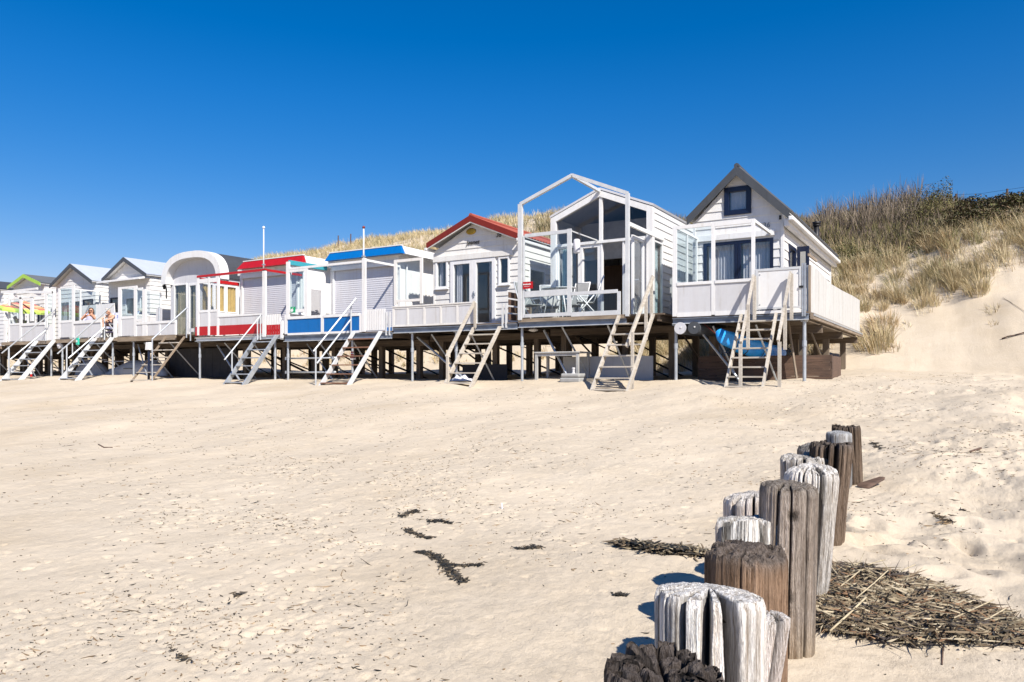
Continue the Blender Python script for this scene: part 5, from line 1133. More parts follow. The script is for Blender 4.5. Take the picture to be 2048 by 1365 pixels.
b = MB(); b.lathe((0, 0, zt - .03), [(.44, 0), (.46, .008), (.46, .025), (.44, .03)], 24); b.v = [(xm + v[0] * 1.15, ym + v[1] * .75, v[2]) for v in b.v]; b.build('tabletop', 'alu', t)
for sx in (-1, 1):
    for sy in (-1, 1):
        b = MB(); b.tube((xm + sx * .38, ym + sy * .24, zd7), (xm + sx * .2, ym + sy * .14, zt - .031), .018, 8); b.build('leg', 'upvc', t, True)
x, y = X(1153.5, 19.2), 19.2; z = Z(1153.5, 493, y); t = thing('lantern', 'white paper lantern on a slim black stand in the glass deck corner', 'lamp', (x, y, zd7))
b = MB(); b.tube((x + .02, y, zd7), (x, y, z - .17), .012, 6); b.build('stand', 'black', t); b = MB(); b.tube((x + .02, y, zd7), (x + .02, y, zd7 + .02), .12, 12); b.build('foot', 'black', t)
b = MB(); b.lathe((x, y, z - .20), [(.07, 0), (.095, .03), (.10, .2), (.095, .37), (.07, .40)], 16); b.build('shade', 'voile', t, True)
m, nt, b_ = new_mat('blue_white_cushion'); f = noise(nt, 9, (1, 1, 1), 3); nt.links.new(ramp(nt, f, [(.42, (.10, .12, .30)), (.5, (.42, .44, .60)), (.6, (.62, .63, .72))]), b_.inputs['Base Color']); b_.inputs['Roughness'].default_value = .9; M['cushion'] = m
M['limecloth'] = plain('lime_cloth', (.38, .50, .09), .8)
g_ = 'cushioned chairs of the bathers'
yc = 18.62
garden_chair('garden chair with a blue patterned cushion under the woman', (X(171, yc + .2), yc + .2, zd2 + .06), math.radians(38), g_, 'cushion', 'alu', 'cushion')
garden_chair('garden chair with a blue patterned cushion under the man at the stair head', (X(218, yc), yc, zd2), math.radians(12), g_, 'cushion', 'alu', 'cushion')
garden_chair('garden chair with a blue cushion behind the narrow glazed end of the barrel cabin windscreen', (X(263, 18.9), 18.9, zd + .0), math.radians(-60), g_, 'cushion', 'alu', 'cushion')
garden_chair('lime green cushioned chair under the parasol, at its left', (X(29, 18.8), 18.8, zd1), math.radians(-40), g_, 'limecloth', 'alu', 'limecloth')
garden_chair('lime green cushioned chair of the dark haired person under the parasol', (X(52, 18.9), 18.9, zd1), math.radians(150), g_, 'limecloth', 'alu', 'limecloth')
# parasol
px_, py_ = X(47, 18.75), 18.75; zrim = Z(47, 619, 18.75); t = thing('parasol', 'orange striped parasol with a lime green rim over the leftmost deck', 'parasol', (px_, py_, zd1))
b = MB(); b.tube((px_, py_, zd1), (px_ + .08, py_, zrim + .42), .022, 8); b.build('pole', 'alu', t)
b = MB(); n = 8; R = 1.12
def rp(k, f, dz): 
    a = 2 * math.pi * k / n + .2; s = 1 - .06 * (k % 1 > .1); x = R * f * math.cos(a); return (px_ + .08 + x, py_ + R * f * math.sin(a), zrim + .40 * (1 - f ** 1.4) + dz - .16 * x)
fr = [0.02, .2, .36, .52, .66, .78, .88]
for k in range(n):
    for j in range(len(fr) - 1):
        b.add([rp(k, fr[j], 0), rp(k + 1, fr[j], 0), rp(k + 1, fr[j + 1], 0), rp(k, fr[j + 1], 0)], [(0, 1, 2, 3)], (j + k) % 3)
M['orange'] = plain('orange_cloth', (.58, .25, .11), .8); M['pink'] = plain('coral_cloth', (.55, .13, .11), .8); M['peach'] = plain('peach_cloth', (.62, .40, .24), .8)
can = b.build('canopy', ['peach', 'orange', 'pink'], t)
b = MB()
for k in range(n): b.add([rp(k, .88, 0), rp(k + 1, .88, 0), rp(k + 1, 1, -.03), rp(k, 1, -.03), rp(k, .88, -.03), rp(k + 1, .88, -.03), rp(k + 1, 1, -.13), rp(k, 1, -.13)], [(0, 1, 2, 3), (3, 2, 6, 7)])
b.build('rim', 'limecloth', can)

# ---- people -----------------------------------------------------------------------------------------------------------------
def skin_mat(name, col):
    m, nt, b = new_mat(name); f = noise(nt, 12, (1, 1, 1), 3); nt.links.new(ramp(nt, f, [(.3, tuple(x * .9 for x in col)), (.7, col)]), b.inputs['Base Color']); b.inputs['Roughness'].default_value = .5
    b.inputs['Subsurface Weight'].default_value = .05; M[name] = m
skin_mat('fair_skin', (.62, .36, .24)); skin_mat('tanned_skin', (.52, .27, .17))
M['hair_dark'] = plain('dark_hair', (.035, .018, .010), .6); M['hair_grey'] = plain('pale_grey_hair', (.52, .47, .40), .7); M['swim'] = plain('grey_lilac_cloth', (.35, .34, .42), .8)
M['trunks'] = plain('dark_violet_trunks', (.05, .04, .08), .8); M['tealcloth'] = plain('turquoise_shirt', (.10, .46, .45), .8); M['greyshirt'] = plain('grey_shirt', (.22, .23, .24), .8)
def person(label, loc, rz, J, mat, hair, shades=False, dress=(), group='people on the decks', cap=False):
    """J: hips, chest, neck, head + per side shoulder/elbow/wrist, hip/knee/ankle; one skinned surface with fingers, nose and ears"""
    V, E, R = [], [], []
    def v(p, r, par=None):
        V.append(Vector(p)); R.append(r)
        if par is not None: E.append((par, len(V) - 1))
        return len(V) - 1
    hp, ch, nk, hd = [Vector(J[k]) for k in ('hips', 'chest', 'neck', 'head')]
    fw = Vector(J.get('look', (0, -1, 0))).normalized(); upv = (hd - nk).normalized(); side = fw.cross(upv).normalized()
    r0 = v(hp, .145); w = v(hp.lerp(ch, .5), .125, r0); c = v(ch, .145, w); nb = v(nk, .055, c); h0 = v(hd - upv * .03, .082, nb); h1 = v(hd + upv * .06, .085, h0); v(hd + upv * .11, .055, h1)
    jw = v(hd + fw * .055 - upv * .05, .05, h0); v(hd + fw * .088 - upv * .085, .026, jw); v(hd + fw * .118 + upv * .0, .014, jw)
    for s in (-1, 1): v(hd + side * s * .095 + upv * .01, .018, h0)
    for s, sd in (('l', -1), ('r', 1)):
        sh, el, wr = [Vector(J[k + s]) for k in ('shoulder_', 'elbow_', 'wrist_')]
        a = v(sh, .062, c); a2 = v(sh.lerp(el, .5), .048, a); e = v(el, .042, a2); f = v(el.lerp(wr, .4), .04, e); g = v(wr, .027, f)
        d = (wr - el).normalized(); q = d.cross(Vector((0, 0, 1))); q = q.normalized() if q.length > .1 else Vector((1, 0, 0)); pm = v(wr + d * .055, .034, g)
        for k in range(4):
            o = q * (.03 - .02 * k); L = (.065, .078, .072, .055)[k]; x = v(wr + d * .09 + o, .0095, pm); y = v(wr + d * (.09 + L * .5) + o + q.cross(d) * .012, .009, x); v(wr + d * (.085 + L * .85) + o + q.cross(d) * .035, .0075, y)
        x = v(wr + d * .045 + q * .045, .011, pm); v(wr + d * .085 + q * .062, .009, x)
        th, kn, an = [Vector(J[k + s]) for k in ('thigh_', 'knee_', 'ankle_')]
        a = v(th, .09, r0); b = v(th.lerp(kn, .5), .078, a); k_ = v(kn, .056, b); l = v(kn.lerp(an, .35), .057, k_); n = v(an, .035, l); ft = Vector(J.get('foot', (0, -1, -.1))).normalized(); m2 = v(an + ft * .1 - Vector((0, 0, .03)), .036, n); v(an + ft * .19 - Vector((0, 0, .04)), .026, m2)
    t = thing('person', label, 'person', (0, 0, 0), group)
    me = bpy.data.meshes.new('body'); me.from_pydata([tuple(p) for p in V], E, []); me.materials.append(M[mat]); o = bpy.data.objects.new('body', me); COL.objects.link(o); o.parent = t
    sk = o.modifiers.new('skin', 'SKIN'); sk.use_smooth_shade = True; sub = o.modifiers.new('sub', 'SUBSURF'); sub.levels = 1; sub.render_levels = 2
    me.skin_vertices.new() if not len(me.skin_vertices) else None
    for i, sv in enumerate(me.skin_vertices[0].data): sv.radius = (R[i], R[i] * (.72 if i in (r0, w, c) else 1.)); sv.use_root = (i == 0)
    bpy.context.view_layer.update()
    # hair: a cap over the back and crown of the skull
    hb = MB(); n, m_ = 14, 8; vs = []
    for i in range(n):
        for j in range(m_):
            a, e = 2 * math.pi * i / n, (-.5 if cap else -.35) + (math.pi / 2 + .35) * j / (m_ - 1); dv = side * math.cos(a) * math.cos(e) + fw * math.sin(a) * math.cos(e) + upv * math.sin(e)
            rr = .112 + (.0 if dv.dot(fw) < .35 or e > .75 else -.05); vs.append(hd + upv * .04 + dv * rr - fw * .012)
    hb.add(vs, [(i * m_ + j, ((i + 1) % n) * m_ + j, ((i + 1) % n) * m_ + j + 1, i * m_ + j + 1) for i in range(n) for j in range(m_ - 1)])
    if J.get('long'):
        for s in (-1, 1): hb.tube(hd + side * s * .085 - fw * .03 + upv * .02, hd + side * s * .10 - fw * .03 - upv * .2, .045, 8, .02)
    hb.build('hair', hair, t, True)
    if shades:
        g = MB()
        for s in (-1, 1): g.bar(hd + fw * .103 + side * s * .036 + upv * .012 - side * .026, hd + fw * .103 + side * s * .036 + upv * .012 + side * .026, .012, .036, tuple(upv))
        g.bar(hd + fw * .104 - side * .09 + upv * .02, hd + fw * .104 + side * .09 + upv * .02, .008, .01, tuple(upv)); g.build('sunglasses', 'black', t)
    else:
        g = MB()
        for s in (-1, 1): g.tube(hd + fw * .088 + side * s * .034 + upv * .012, hd + fw * .099 + side * s * .034 + upv * .012, .013, 8)
        g.build('eyes', 'ink', t)
    g = MB(); g.bar(hd + fw * .112 - side * .022 - upv * .062, hd + fw * .112 + side * .022 - upv * .062, .01, .009, tuple(upv)); g.build('mouth', 'brickred', t)
    for nm, a, b, ra, rb, mt in dress:
        a, b = Vector(J[a]) if isinstance(a, str) else Vector(a), Vector(J[b]) if isinstance(b, str) else Vector(b); d = (b - a).normalized(); sx = Vector((1, 0, 0)); sy = d.cross(sx).normalized(); q = MB(); vs = []
        for k in range(5):
            p = a.lerp(b, k / 4); r = ra + (rb - ra) * k / 4; vs += [p + sx * math.cos(x) * r + sy * math.sin(x) * r * .78 for x in [2 * math.pi * j / 14 for j in range(14)]]
        q.add(vs, [(k * 14 + j, k * 14 + (j + 1) % 14, (k + 1) * 14 + (j + 1) % 14, (k + 1) * 14 + j) for k in range(4) for j in range(14)]); q.build(nm, mt, t, True)
    t.location = loc; t.rotation_euler = (0, 0, rz); return t
woman = dict(hips=(0, .05, .58), chest=(0, .24, .97), neck=(0, .29, 1.13), head=(0, .27, 1.27), look=(.25, -1, -.05), long=1, shoulder_l=(-.17, .23, 1.05), elbow_l=(-.30, -.0, .86), wrist_l=(-.11, .10, 1.14),
             shoulder_r=(.17, .23, 1.05), elbow_r=(.33, .06, .86), wrist_r=(.34, -.17, .98), thigh_l=(-.1, -.02, .58), knee_l=(-.12, -.40, .60), ankle_l=(-.12, -.48, .18), thigh_r=(.1, -.02, .58), knee_r=(.12, -.40, .60), ankle_r=(.12, -.46, .18))
person('seated woman in sunglasses and a grey lilac top, one hand raised to her cheek', (X(177, yc + .2), yc + .14, zd2 + .06), math.radians(26), woman, 'tanned_skin', 'hair_dark', True,
       [('top', (0, .15, .78), (0, .235, .98), .165, .165, 'swim')])
man = dict(hips=(0, .08, .58), chest=(0, .06, .94), neck=(0, -.03, 1.06), head=(0, -.10, 1.17), look=(-.05, -.85, -.5), shoulder_l=(-.2, .03, 1.0), elbow_l=(-.34, -.2, .82), wrist_l=(-.2, -.42, .78), shoulder_r=(.2, .03, 1.0), elbow_r=(.32, -.22, .84), wrist_r=(.0, -.45, .76),
           thigh_l=(-.1, .0, .56), knee_l=(-.16, -.42, .74), ankle_l=(-.14, -.42, .30), thigh_r=(.1, .0, .56), knee_r=(.17, -.42, .78), ankle_r=(.06, -.50, .32))
person('bare chested grey haired man bent forward over his knees at the stair head', (X(219, yc), yc + .02, zd2), math.radians(14), man, 'fair_skin', 'hair_grey', False,
       [('trunks', (-.1, .02, .57), (-.15, -.3, .70), .105, .09, 'trunks'), ('trunks', (.1, .02, .57), (.16, -.3, .73), .105, .09, 'trunks')])
t = thing('footstool', 'dark cushioned footstool under the feet of the bare chested man', 'stool', (X(221, 18.2), 18.2, zd2)); xf = X(221, 18.2)
wbox(t, 'seat', 'trunks', xf - .25, xf + .25, 18.05, 18.4, zd2 + .2, zd2 + .27, .02)
for sx in (-1, 1):
    for y in (18.08, 18.37): wbox(t, 'leg', 'alu', xf + sx * .21 - .015, xf + sx * .21 + .015, y - .015, y + .015, zd2, zd2 + .199)
rec = dict(hips=(0, 0, .58), chest=(0, .24, .86), neck=(0, .33, .99), head=(0, .36, 1.12), look=(0, -1, .1), shoulder_l=(-.18, .24, .95), elbow_l=(-.27, .02, .72), wrist_l=(-.18, -.2, .72), shoulder_r=(.18, .24, .95), elbow_r=(.27, .02, .72), wrist_r=(.18, -.2, .72),
           thigh_l=(-.1, -.04, .55), knee_l=(-.12, -.46, .60), ankle_l=(-.12, -.72, .22), thigh_r=(.1, -.04, .55), knee_r=(.12, -.46, .60), ankle_r=(.12, -.72, .22))
zd3 = zd
person('white haired person in a turquoise shirt reclining behind the narrow glazed end', (X(263, 18.85), 18.85, zd3 + .03), math.radians(-62), rec, 'fair_skin', 'hair_grey', False, [('shirt', (0, .0, .60), (0, .27, .94), .175, .18, 'tealcloth')])
person('dark haired person in a grey shirt seated with their back turned under the parasol', (X(50, 18.85), 18.85, zd1 + .03), math.radians(165), rec, 'tanned_skin', 'hair_dark', False, [('shirt', (0, .0, .60), (0, .27, .94), .175, .18, 'greyshirt')])
# ---- groyne posts ------------------------------------------------------------------------------------------------------------
m, nt, b = new_mat('weathered_post'); a = nd(nt, 'ShaderNodeAttribute', attribute_name='tint')
g1n = noise(nt, 55, (1, 1, .03), 5, .75); g2n = noise(nt, 190, (1, 1, .08), 3, .65)
c = mixc(nt, 1., a.outputs['Color'], ramp(nt, g1n, [(.34, (.42, .36, .30)), (.52, (.95, .94, .92)), (.7, (1.12, 1.12, 1.12))]), 'MULTIPLY'); c = mixc(nt, .7, c, mixc(nt, 1., c, ramp(nt, g2n, [(.35, (.5, .46, .42)), (.6, (1.1, 1.1, 1.1))]), 'MULTIPLY'))
nt.links.new(c, b.inputs['Base Color']); b.inputs['Roughness'].default_value = .85; b.inputs['Specular IOR Level'].default_value = .2
ad = nd(nt, 'ShaderNodeMath', operation='ADD'); nt.links.new(g1n, ad.inputs[0]); nt.links.new(g2n, ad.inputs[1]); bump(nt, b, ad.outputs[0], .9, .016); M['post'] = m
WHITE, BONE, GREY, BROWN, DARK, SAND_ = (.80, .775, .74), (.74, .68, .58), (.36, .34, .32), (.25, .165, .105), (.14, .105, .08), (.42, .33, .21)
def post(label, px, w, ptop, R, side, top, low=SAND_, cracks=(), ncr=9, cw=(.002, .0042), cd=(.008, .026), rough=.03, tiltx=0., tilty=0., lean=(0, 0), rot=0., seed=1, dome=.02, hollow=0., flare=.0, notch=None, lumps=0., knots=()):
    """px, w: centre and width in the photograph; ptop: middle of the cut top; R: radius in metres -> its own distance"""
    d = 2 * R * F / w; l = (px - CX) / F * d; x0, y0 = cam_xy(d, l); ztop = EYE - (ptop - HY) / F * d; zb = g1(x0, y0) - .25; hgt = ztop - zb
    rs = np.random.RandomState(seed); n, m_, q = 320, 60, 56
    th = np.linspace(0, 2 * np.pi, n, endpoint=False); lv = 1 - (1 - np.linspace(0, 1, m_)) ** 1.7
    cr = list(cracks) + [(rs.uniform(0, 6.28), rs.uniform(*cw), rs.uniform(*cd), rs.uniform(.15, 1.), rs.uniform(.1, .5)) for _ in range(ncr)]
    nz = lambda u, v, s: fbm(np.cos(th)[None, :] * u + np.zeros_like(v), np.sin(th)[None, :] * u + v, 3, s)
    Zl = (zb + hgt * lv)[:, None]; T = np.repeat(th[None, :], m_, 0)
    prof = 1 + flare * (lv[:, None] - .5) - .05 * np.clip((lv[:, None] - .97) / .03, 0, 1)
    r = R * prof * (1 + rough * 1.6 * nz(1.3, Zl * 1.2, seed) + rough * .7 * nz(4., Zl * .8, seed + 3) + rough * .22 * nz(14., Zl * 1.5, seed + 5) + rough * .35 * nz(38., Zl * 2., seed + 6))
    dark = np.zeros_like(r)
    def groove(Tg, rad, z):
        dep = np.zeros_like(rad); dk = np.zeros_like(rad)
        for (ct, cw, cd, cl, cc) in cr:
            dt = (Tg - ct - .25 * cw * np.sin(z * 9 + ct * 5) / .01 * .06 + np.pi) % (2 * np.pi) - np.pi
            g = np.clip(1.7 * (1 - np.abs(dt * np.maximum(rad, .004)) / (cw * 1.5)), 0, 1) * np.clip((z - (ztop - cl)) / .12, 0, 1)
            dep = np.maximum(dep, g * cd); dk = np.maximum(dk, g * min(1, cd / .03))
        return dep, dk
    dep, dk = groove(T, r, Zl); dark = dk
    for (kt, kz, kr) in knots:
        dt = (T - kt + np.pi) % (2 * np.pi) - np.pi; e = np.sqrt((dt * R) ** 2 + ((Zl - (ztop - kz)) * .8) ** 2) / kr; r = r + .004 * np.exp(-((e - 1.1) / .4) ** 2) - .014 * np.exp(-(e / .6) ** 2); dark = np.maximum(dark, np.exp(-(e / .65) ** 2))
    r = r - dep
    if lumps:       # rotten crown: bundles of fibre with deep clefts between them
        sd = [((f_ + rs.uniform(-.08, .08)) * R, 2 * np.pi * (k + rs.uniform(-.25, .25)) / c_, rs.uniform(-1, 1)) for f_, c_ in ((.93, 17), (.62, 11), (.28, 5)) for k in range(c_)]
        sx_, sy_, sh_ = np.array([a * np.cos(t) for a, t, _ in sd]), np.array([a * np.sin(t) for a, t, _ in sd]), np.array([h for _, _, h in sd])
        def cell(xx, yy):
            D = np.sqrt((xx[..., None] - sx_) ** 2 + (yy[..., None] - sy_) ** 2) / R; o_ = np.argsort(D, -1); f1 = np.take_along_axis(D, o_[..., :1], -1)[..., 0]; f2 = np.take_along_axis(D, o_[..., 1:2], -1)[..., 0]
            w_ = np.clip((f2 - f1) / .16, 0, 1); h_ = np.where(True, sh_[o_[..., 0]], 0); return np.sqrt(w_ * (2 - w_)), h_
        cw_, chh = cell(r * np.cos(T), r * np.sin(T)); up_ = np.clip((lv[:, None] - .55) / .3, 0, 1)
        r = r - up_ * .045 * (1 - cw_) * (1 + .5 * nz(3., Zl * 6, seed + 14)); dark = np.maximum(dark, up_ * (1 - cw_))
    fx = lambda rr: x0 + rr * np.cos(T[:len(rr)]) ; zf = (Zl + np.zeros_like(r))
    if lumps: zf = zf + np.clip((lv[:, None] - .8) / .2, 0, 1) ** 2 * (lumps * (chh - .8 * (1 - cw_)) + .012 * nz(9., Zl * 0, seed + 15))
    if rot: zf = zf + np.clip((lv[:, None] - .8) / .2, 0, 1) * rot * 1.2 * np.tanh(nz(1.9, Zl * 0, seed + 9) * 3. + 1.2 * nz(5., Zl * 0, seed + 8))
    zf = zf + np.clip((lv[:, None] - .85) / .15, 0, 1) * (tiltx * r * np.cos(T) + tilty * r * np.sin(T))
    Xs, Ys = x0 + r * np.cos(T) + lean[0] * (lv[:, None] - 1) * hgt, y0 + r * np.sin(T) + lean[1] * (lv[:, None] - 1) * hgt
    f = np.linspace(1, 0, q + 1)[1:][:, None]; rt = r[-1][None, :] * f; Tt = np.repeat(th[None, :], q, 0)
    rr_full = np.linalg.norm(np.stack([Xs[-1] - x0, Ys[-1] - y0]), axis=0)[None, :]
    gd, gk = groove(Tt, rt, np.full_like(rt, ztop)); inner = np.array([c[4] for c in cr])
    gd = np.zeros_like(rt); gk = np.zeros_like(rt)
    for c_ in cr:
        dt = (Tt - c_[0] + .22 * np.sin(rt / R * 5 + c_[0] * 7) * (1 - f) + np.pi) % (2 * np.pi) - np.pi; e = np.clip(1.7 * (1 - np.abs(dt * np.maximum(rt, .003)) / (c_[1] * 1.3)), 0, 1) * np.clip((f - c_[4]) / .25, 0, 1)
        gd = np.maximum(gd, e * c_[2] * .8); gk = np.maximum(gk, e)
    tz = zf[-1][None, :] * np.clip(f * 1.0, 0, 1) ** 2 + (ztop + 0 * zf[-1][None, :]) * (1 - np.clip(f, 0, 1) ** 2) + dome * (1 - f ** 2) - .010 * np.clip((f - .92) / .08, 0, 1) ** 2
    tz = tz + tiltx * 0 - gd * .9 + .006 * fbm(np.cos(Tt) * rt * 60, np.sin(Tt) * rt * 60, 3, seed + 2) - hollow * (1 - f) ** 1.2
    if tiltx or tilty: tz = tz + (tiltx * rt * np.cos(Tt) + tilty * rt * np.sin(Tt)) * (1 - f ** 1)
    if lumps:
        ct_, ch_ = cell(rt * np.cos(Tt), rt * np.sin(Tt)); tz = ztop - hollow * (1 - f) ** 1.2 + lumps * (ch_ - .8 * 0) - .07 * (1 - ct_) + .012 * fbm(np.cos(Tt) * rt * 40, np.sin(Tt) * rt * 40, 3, seed + 16) - .02 * np.clip((f - .9) / .1, 0, 1); gk = np.maximum(gk, 1 - ct_)
    if rot: tz = tz + rot * (fbm(np.cos(Tt) * rt * 22 + 5, np.sin(Tt) * rt * 22, 3, seed + 4) * 2.6 + .4 * vn(np.cos(Tt) * rt * 120, np.sin(Tt) * rt * 120, seed + 5)) * np.clip(f * 1.3, 0, 1)
    Xt, Yt = x0 + rt * np.cos(Tt), y0 + rt * np.sin(Tt)
    if notch is not None:   # one side split away lower
        def cut(xx, yy, zz): 
            s = (xx - x0) * math.cos(notch[0]) + (yy - y0) * math.sin(notch[0]); return np.where(s > notch[1], np.minimum(zz, ztop - notch[2] + .015 * np.sin(xx * 60)), zz)
        zf = cut(Xs, Ys, zf); tz = cut(Xt, Yt, tz)
    V = np.concatenate([np.stack([Xs, Ys, zf], -1).reshape(-1, 3), np.stack([Xt, Yt, tz], -1).reshape(-1, 3)])
    S, Tp, Lw = np.array(side), np.array(top), np.array(low)
    s1 = np.clip(.5 + 1.1 * nz(3., Zl * 1.1, seed + 11), 0, 1)[..., None]; k = np.clip((.42 - lv) / .5, 0, 1)[:, None, None]
    tc = (S * (.62 + .68 * s1)); tc = tc * (1 - k) + (Lw * (.7 + .5 * s1)) * k; kk = np.clip((lv - .9) / .1, 0, 1)[:, None, None] ** 2; tc = tc * (1 - kk) + Tp * (.8 + .3 * s1) * kk
    tc = tc * (1 - dark[..., None] * .86)
    ringz = (.86 + .14 * np.sin(rt / R * 75 + 3 * fbm(np.cos(Tt) * 2, np.sin(Tt) * 2, 2, seed + 21)))[..., None]
    tt = Tp * ringz * (.92 + .5 * fbm(np.cos(Tt) * rt * 25, np.sin(Tt) * rt * 25, 3, seed + 6))[..., None] * (1 - gk[..., None] * .8)
    tint = np.clip(np.concatenate([tc.reshape(-1, 3), tt.reshape(-1, 3)]), .01, 1)
    nr = m_ + q; id_ = np.arange(nr * n).reshape(nr, n); nx_ = np.roll(id_, -1, 1)
    fl = np.stack([id_[:-1], nx_[:-1], nx_[1:], id_[1:]], -1).reshape(-1, 4)
    V = V - np.array([x0, y0, zb])
    o = np_mesh('groyne_post', V, fl.ravel(), np.full(len(fl), 4), 'post', tint, True); o.location = (x0, y0, zb)
    return tag(o, label, 'post', 'groyne posts')
pi = math.pi
# near row (left), then the row behind it (right)
post('blackened rotten groyne post with a splintered crown, nearest of all', 1330, 244, 1338, .17, (.15, .125, .11), (.13, .11, .10), DARK, ncr=14, cw=(.002, .006), cd=(.02, .06), rough=.06, seed=4, hollow=.04, dome=0, lumps=.026)
post('broad bleached white groyne post with deep black splits and a radially cracked top', 1418, 214, 1186, .18, WHITE, (.90, .885, .86), BONE, cracks=[(4.50, .009, .10, .9, .55), (4.93, .013, .12, .9, .6), (5.42, .022, .10, .85, .72), (4.12, .004, .07, .8, .4), (3.55, .008, .06, .7, .6), (2.9, .004, .04, .5, .2), (1.3, .004, .03, .4, .25)], ncr=18, rough=.03, seed=8, tilty=-.12)
post('slim bleached groyne post with a pointed, slanting top right beside the broad white one', 1537, 84, 1240, .075, (.76, .70, .67), (.84, .81, .79), (.34, .25, .14), cracks=[(4.4, .008, .04, .8, .2), (5.6, .012, .04, .6, .2)], ncr=4, rough=.08, seed=12, lean=(.16, .03), tiltx=.2, dome=.03)
post('squat brown groyne post with a dark fibrous domed top', 1490, 158, 1104, .17, (.27, .18, .12), (.17, .14, .12), BROWN, ncr=16, rough=.045, seed=16, dome=.03, rot=.016)
post('white groyne post split into a step, behind the squat brown one', 1502, 136, 1046, .17, (.76, .70, .66), (.82, .81, .785), BONE, ncr=12, rough=.03, seed=20, cracks=[(5.9, .014, .07, .7, .3), (3.6, .012, .06, .7, .3)], notch=(-1.25, .035, .11), rot=.008)
post('pinkish white groyne post with a chipped left edge, left of the tall brown one', 1509, 119, 992, .17, (.76, .68, .63), (.82, .785, .75), BONE, ncr=9, rough=.035, seed=24, cracks=[(4.2, .012, .09, .5, .3), (3.4, .012, .06, .5, .3), (4.9, .006, .05, .6, .3)], tiltx=.12, rot=.010)
post('tall brown groyne post with one knot below its rim and another half way down', 1577, 112, 972, .141, (.38, .325, .28), (.30, .265, .23), (.54, .41, .24), ncr=9, cd=(.006, .018), rough=.035, seed=28, knots=[(5.05, .13, .035), (4.55, .52, .03), (5.0, .53, .03), (4.5, .78, .02)], cracks=[(4.5, .004, .05, .8, .3), (5.62, .006, .045, 1., .4), (5.0, .003, .04, 1.2, .3)], tiltx=-.06, rot=.006, lean=(.02, .01))
post('bone white groyne post with a flared, pleated head behind the tall brown one', 1622, 92, 945, .135, (.76, .725, .68), (.84, .82, .79), (.42, .38, .33), ncr=18, rough=.05, seed=32, flare=.28, cracks=[(5.3, .010, .07, 1.1, .45), (5.9, .007, .05, .8, .4), (4.6, .004, .04, .6, .3)], dome=.05, rot=.010, lean=(.05, .02))
post('weathered grey groyne post with a furrowed rim above the bone white head', 1607, 90, 917, .17, (.54, .50, .45), (.64, .62, .59), DARK, ncr=18, rough=.06, seed=36, rot=.014, cracks=[(3.9, .014, .07, .4, .3), (4.9, .01, .06, .4, .3)])
post('small dark topped groyne post rising behind the furrowed grey one', 1626, 62, 897, .15, (.30, .28, .26), (.28, .27, .26), DARK, ncr=12, rough=.06, seed=40, dome=.05, rot=.01)
post('dark fluted groyne post with ragged ridges, second from the far end of the right row', 1664, 72, 888, .135, (.22, .165, .125), (.18, .15, .13), (.25, .18, .11), ncr=22, rough=.09, seed=44, lumps=.014, lean=(.07, .03), flare=.2, cracks=[(4.6, .012, .07, .9, .3), (5.1, .010, .06, .9, .3)])
post('slate grey flat topped groyne post in front of the farthest brown one', 1678, 48, 866, .12, (.34, .345, .35), (.46, .48, .50), (.40, .30, .20), ncr=6, rough=.03, seed=48)
post('farthest groyne post, dark brown and crusted down to the sand', 1692, 53, 853, .135, (.15, .11, .08), (.15, .12, .10), (.12, .085, .06), ncr=14, rough=.07, seed=52, lumps=.012, lean=(-.03, .0))

# ---- drift lines, seaweed, straw ------------------------------------------------------------------------------------------------
M['litter'] = attr_mat('drift_litter', .9, .15)
def litter(name, xy, L, W, pal, lift, label, cat=None, kind=None, group=None, tilt=.25, wp=None, ang=None, curl=.35):
    n = len(xy); x, y = xy[:, 0], xy[:, 1]; a = rng.uniform(0, 2 * pi, n) if ang is None else ang; l = np.asarray(L) * np.ones(n) / 2; w = np.asarray(W) * np.ones(n) / 2
    z = ground(x, y) + .004 + lift; s = rng.uniform(-tilt, tilt, n); k = rng.uniform(-curl, curl, n)
    V = np.zeros((n, 8, 3))
    for j, t in enumerate((-1, 0, 1)):
        cx, cy = x + np.cos(a) * l * t - np.sin(a) * k * l * (t * t), y + np.sin(a) * l * t + np.cos(a) * k * l * (t * t); cz = z + s * l * t + w * .4
        ww = w * (.75 if t else 1.)
        if j < 2 or True:
            i = {0: 0, 1: 2, 2: 4}[j]; V[:, i] = np.stack([cx + np.sin(a) * ww, cy - np.cos(a) * ww, cz], 1); V[:, i + 1] = np.stack([cx - np.sin(a) * ww, cy + np.cos(a) * ww, cz], 1)
    V[:, 6] = V[:, 2] - np.array([0, 0, .012]); V[:, 7] = V[:, 3] - np.array([0, 0, .012])
    base = (np.arange(n) * 8)[:, None]; fl = np.concatenate([base + np.array([0, 1, 3, 2]), base + np.array([2, 3, 5, 4]), base + np.array([0, 2, 6]), base + np.array([2, 4, 6]), base + np.array([1, 7, 3]), base + np.array([3, 7, 5])], 1).ravel()
    lt = np.tile([4, 4, 3, 3, 3, 3], n); pal = np.array(pal); t = pal[rng.choice(len(pal), n, p=wp)] * rng.uniform(.65, 1.3, n)[:, None]
    c0 = np.array([x.mean(), y.mean(), float(ground(np.array([x.mean()]), np.array([y.mean()]))[0])])
    o = np_mesh(name, V.reshape(-1, 3) - c0, fl, lt, 'litter', np.repeat(t, 8, 0)); o.location = c0
    return tag(o, label, cat, group, kind)
WEED = [(.028, .026, .023), (.055, .047, .038), (.022, .024, .026), (.095, .075, .052)]; REED = [(.25, .205, .135), (.17, .13, .085), (.34, .29, .205), (.12, .09, .06), (.06, .05, .045), (.20, .12, .07)]
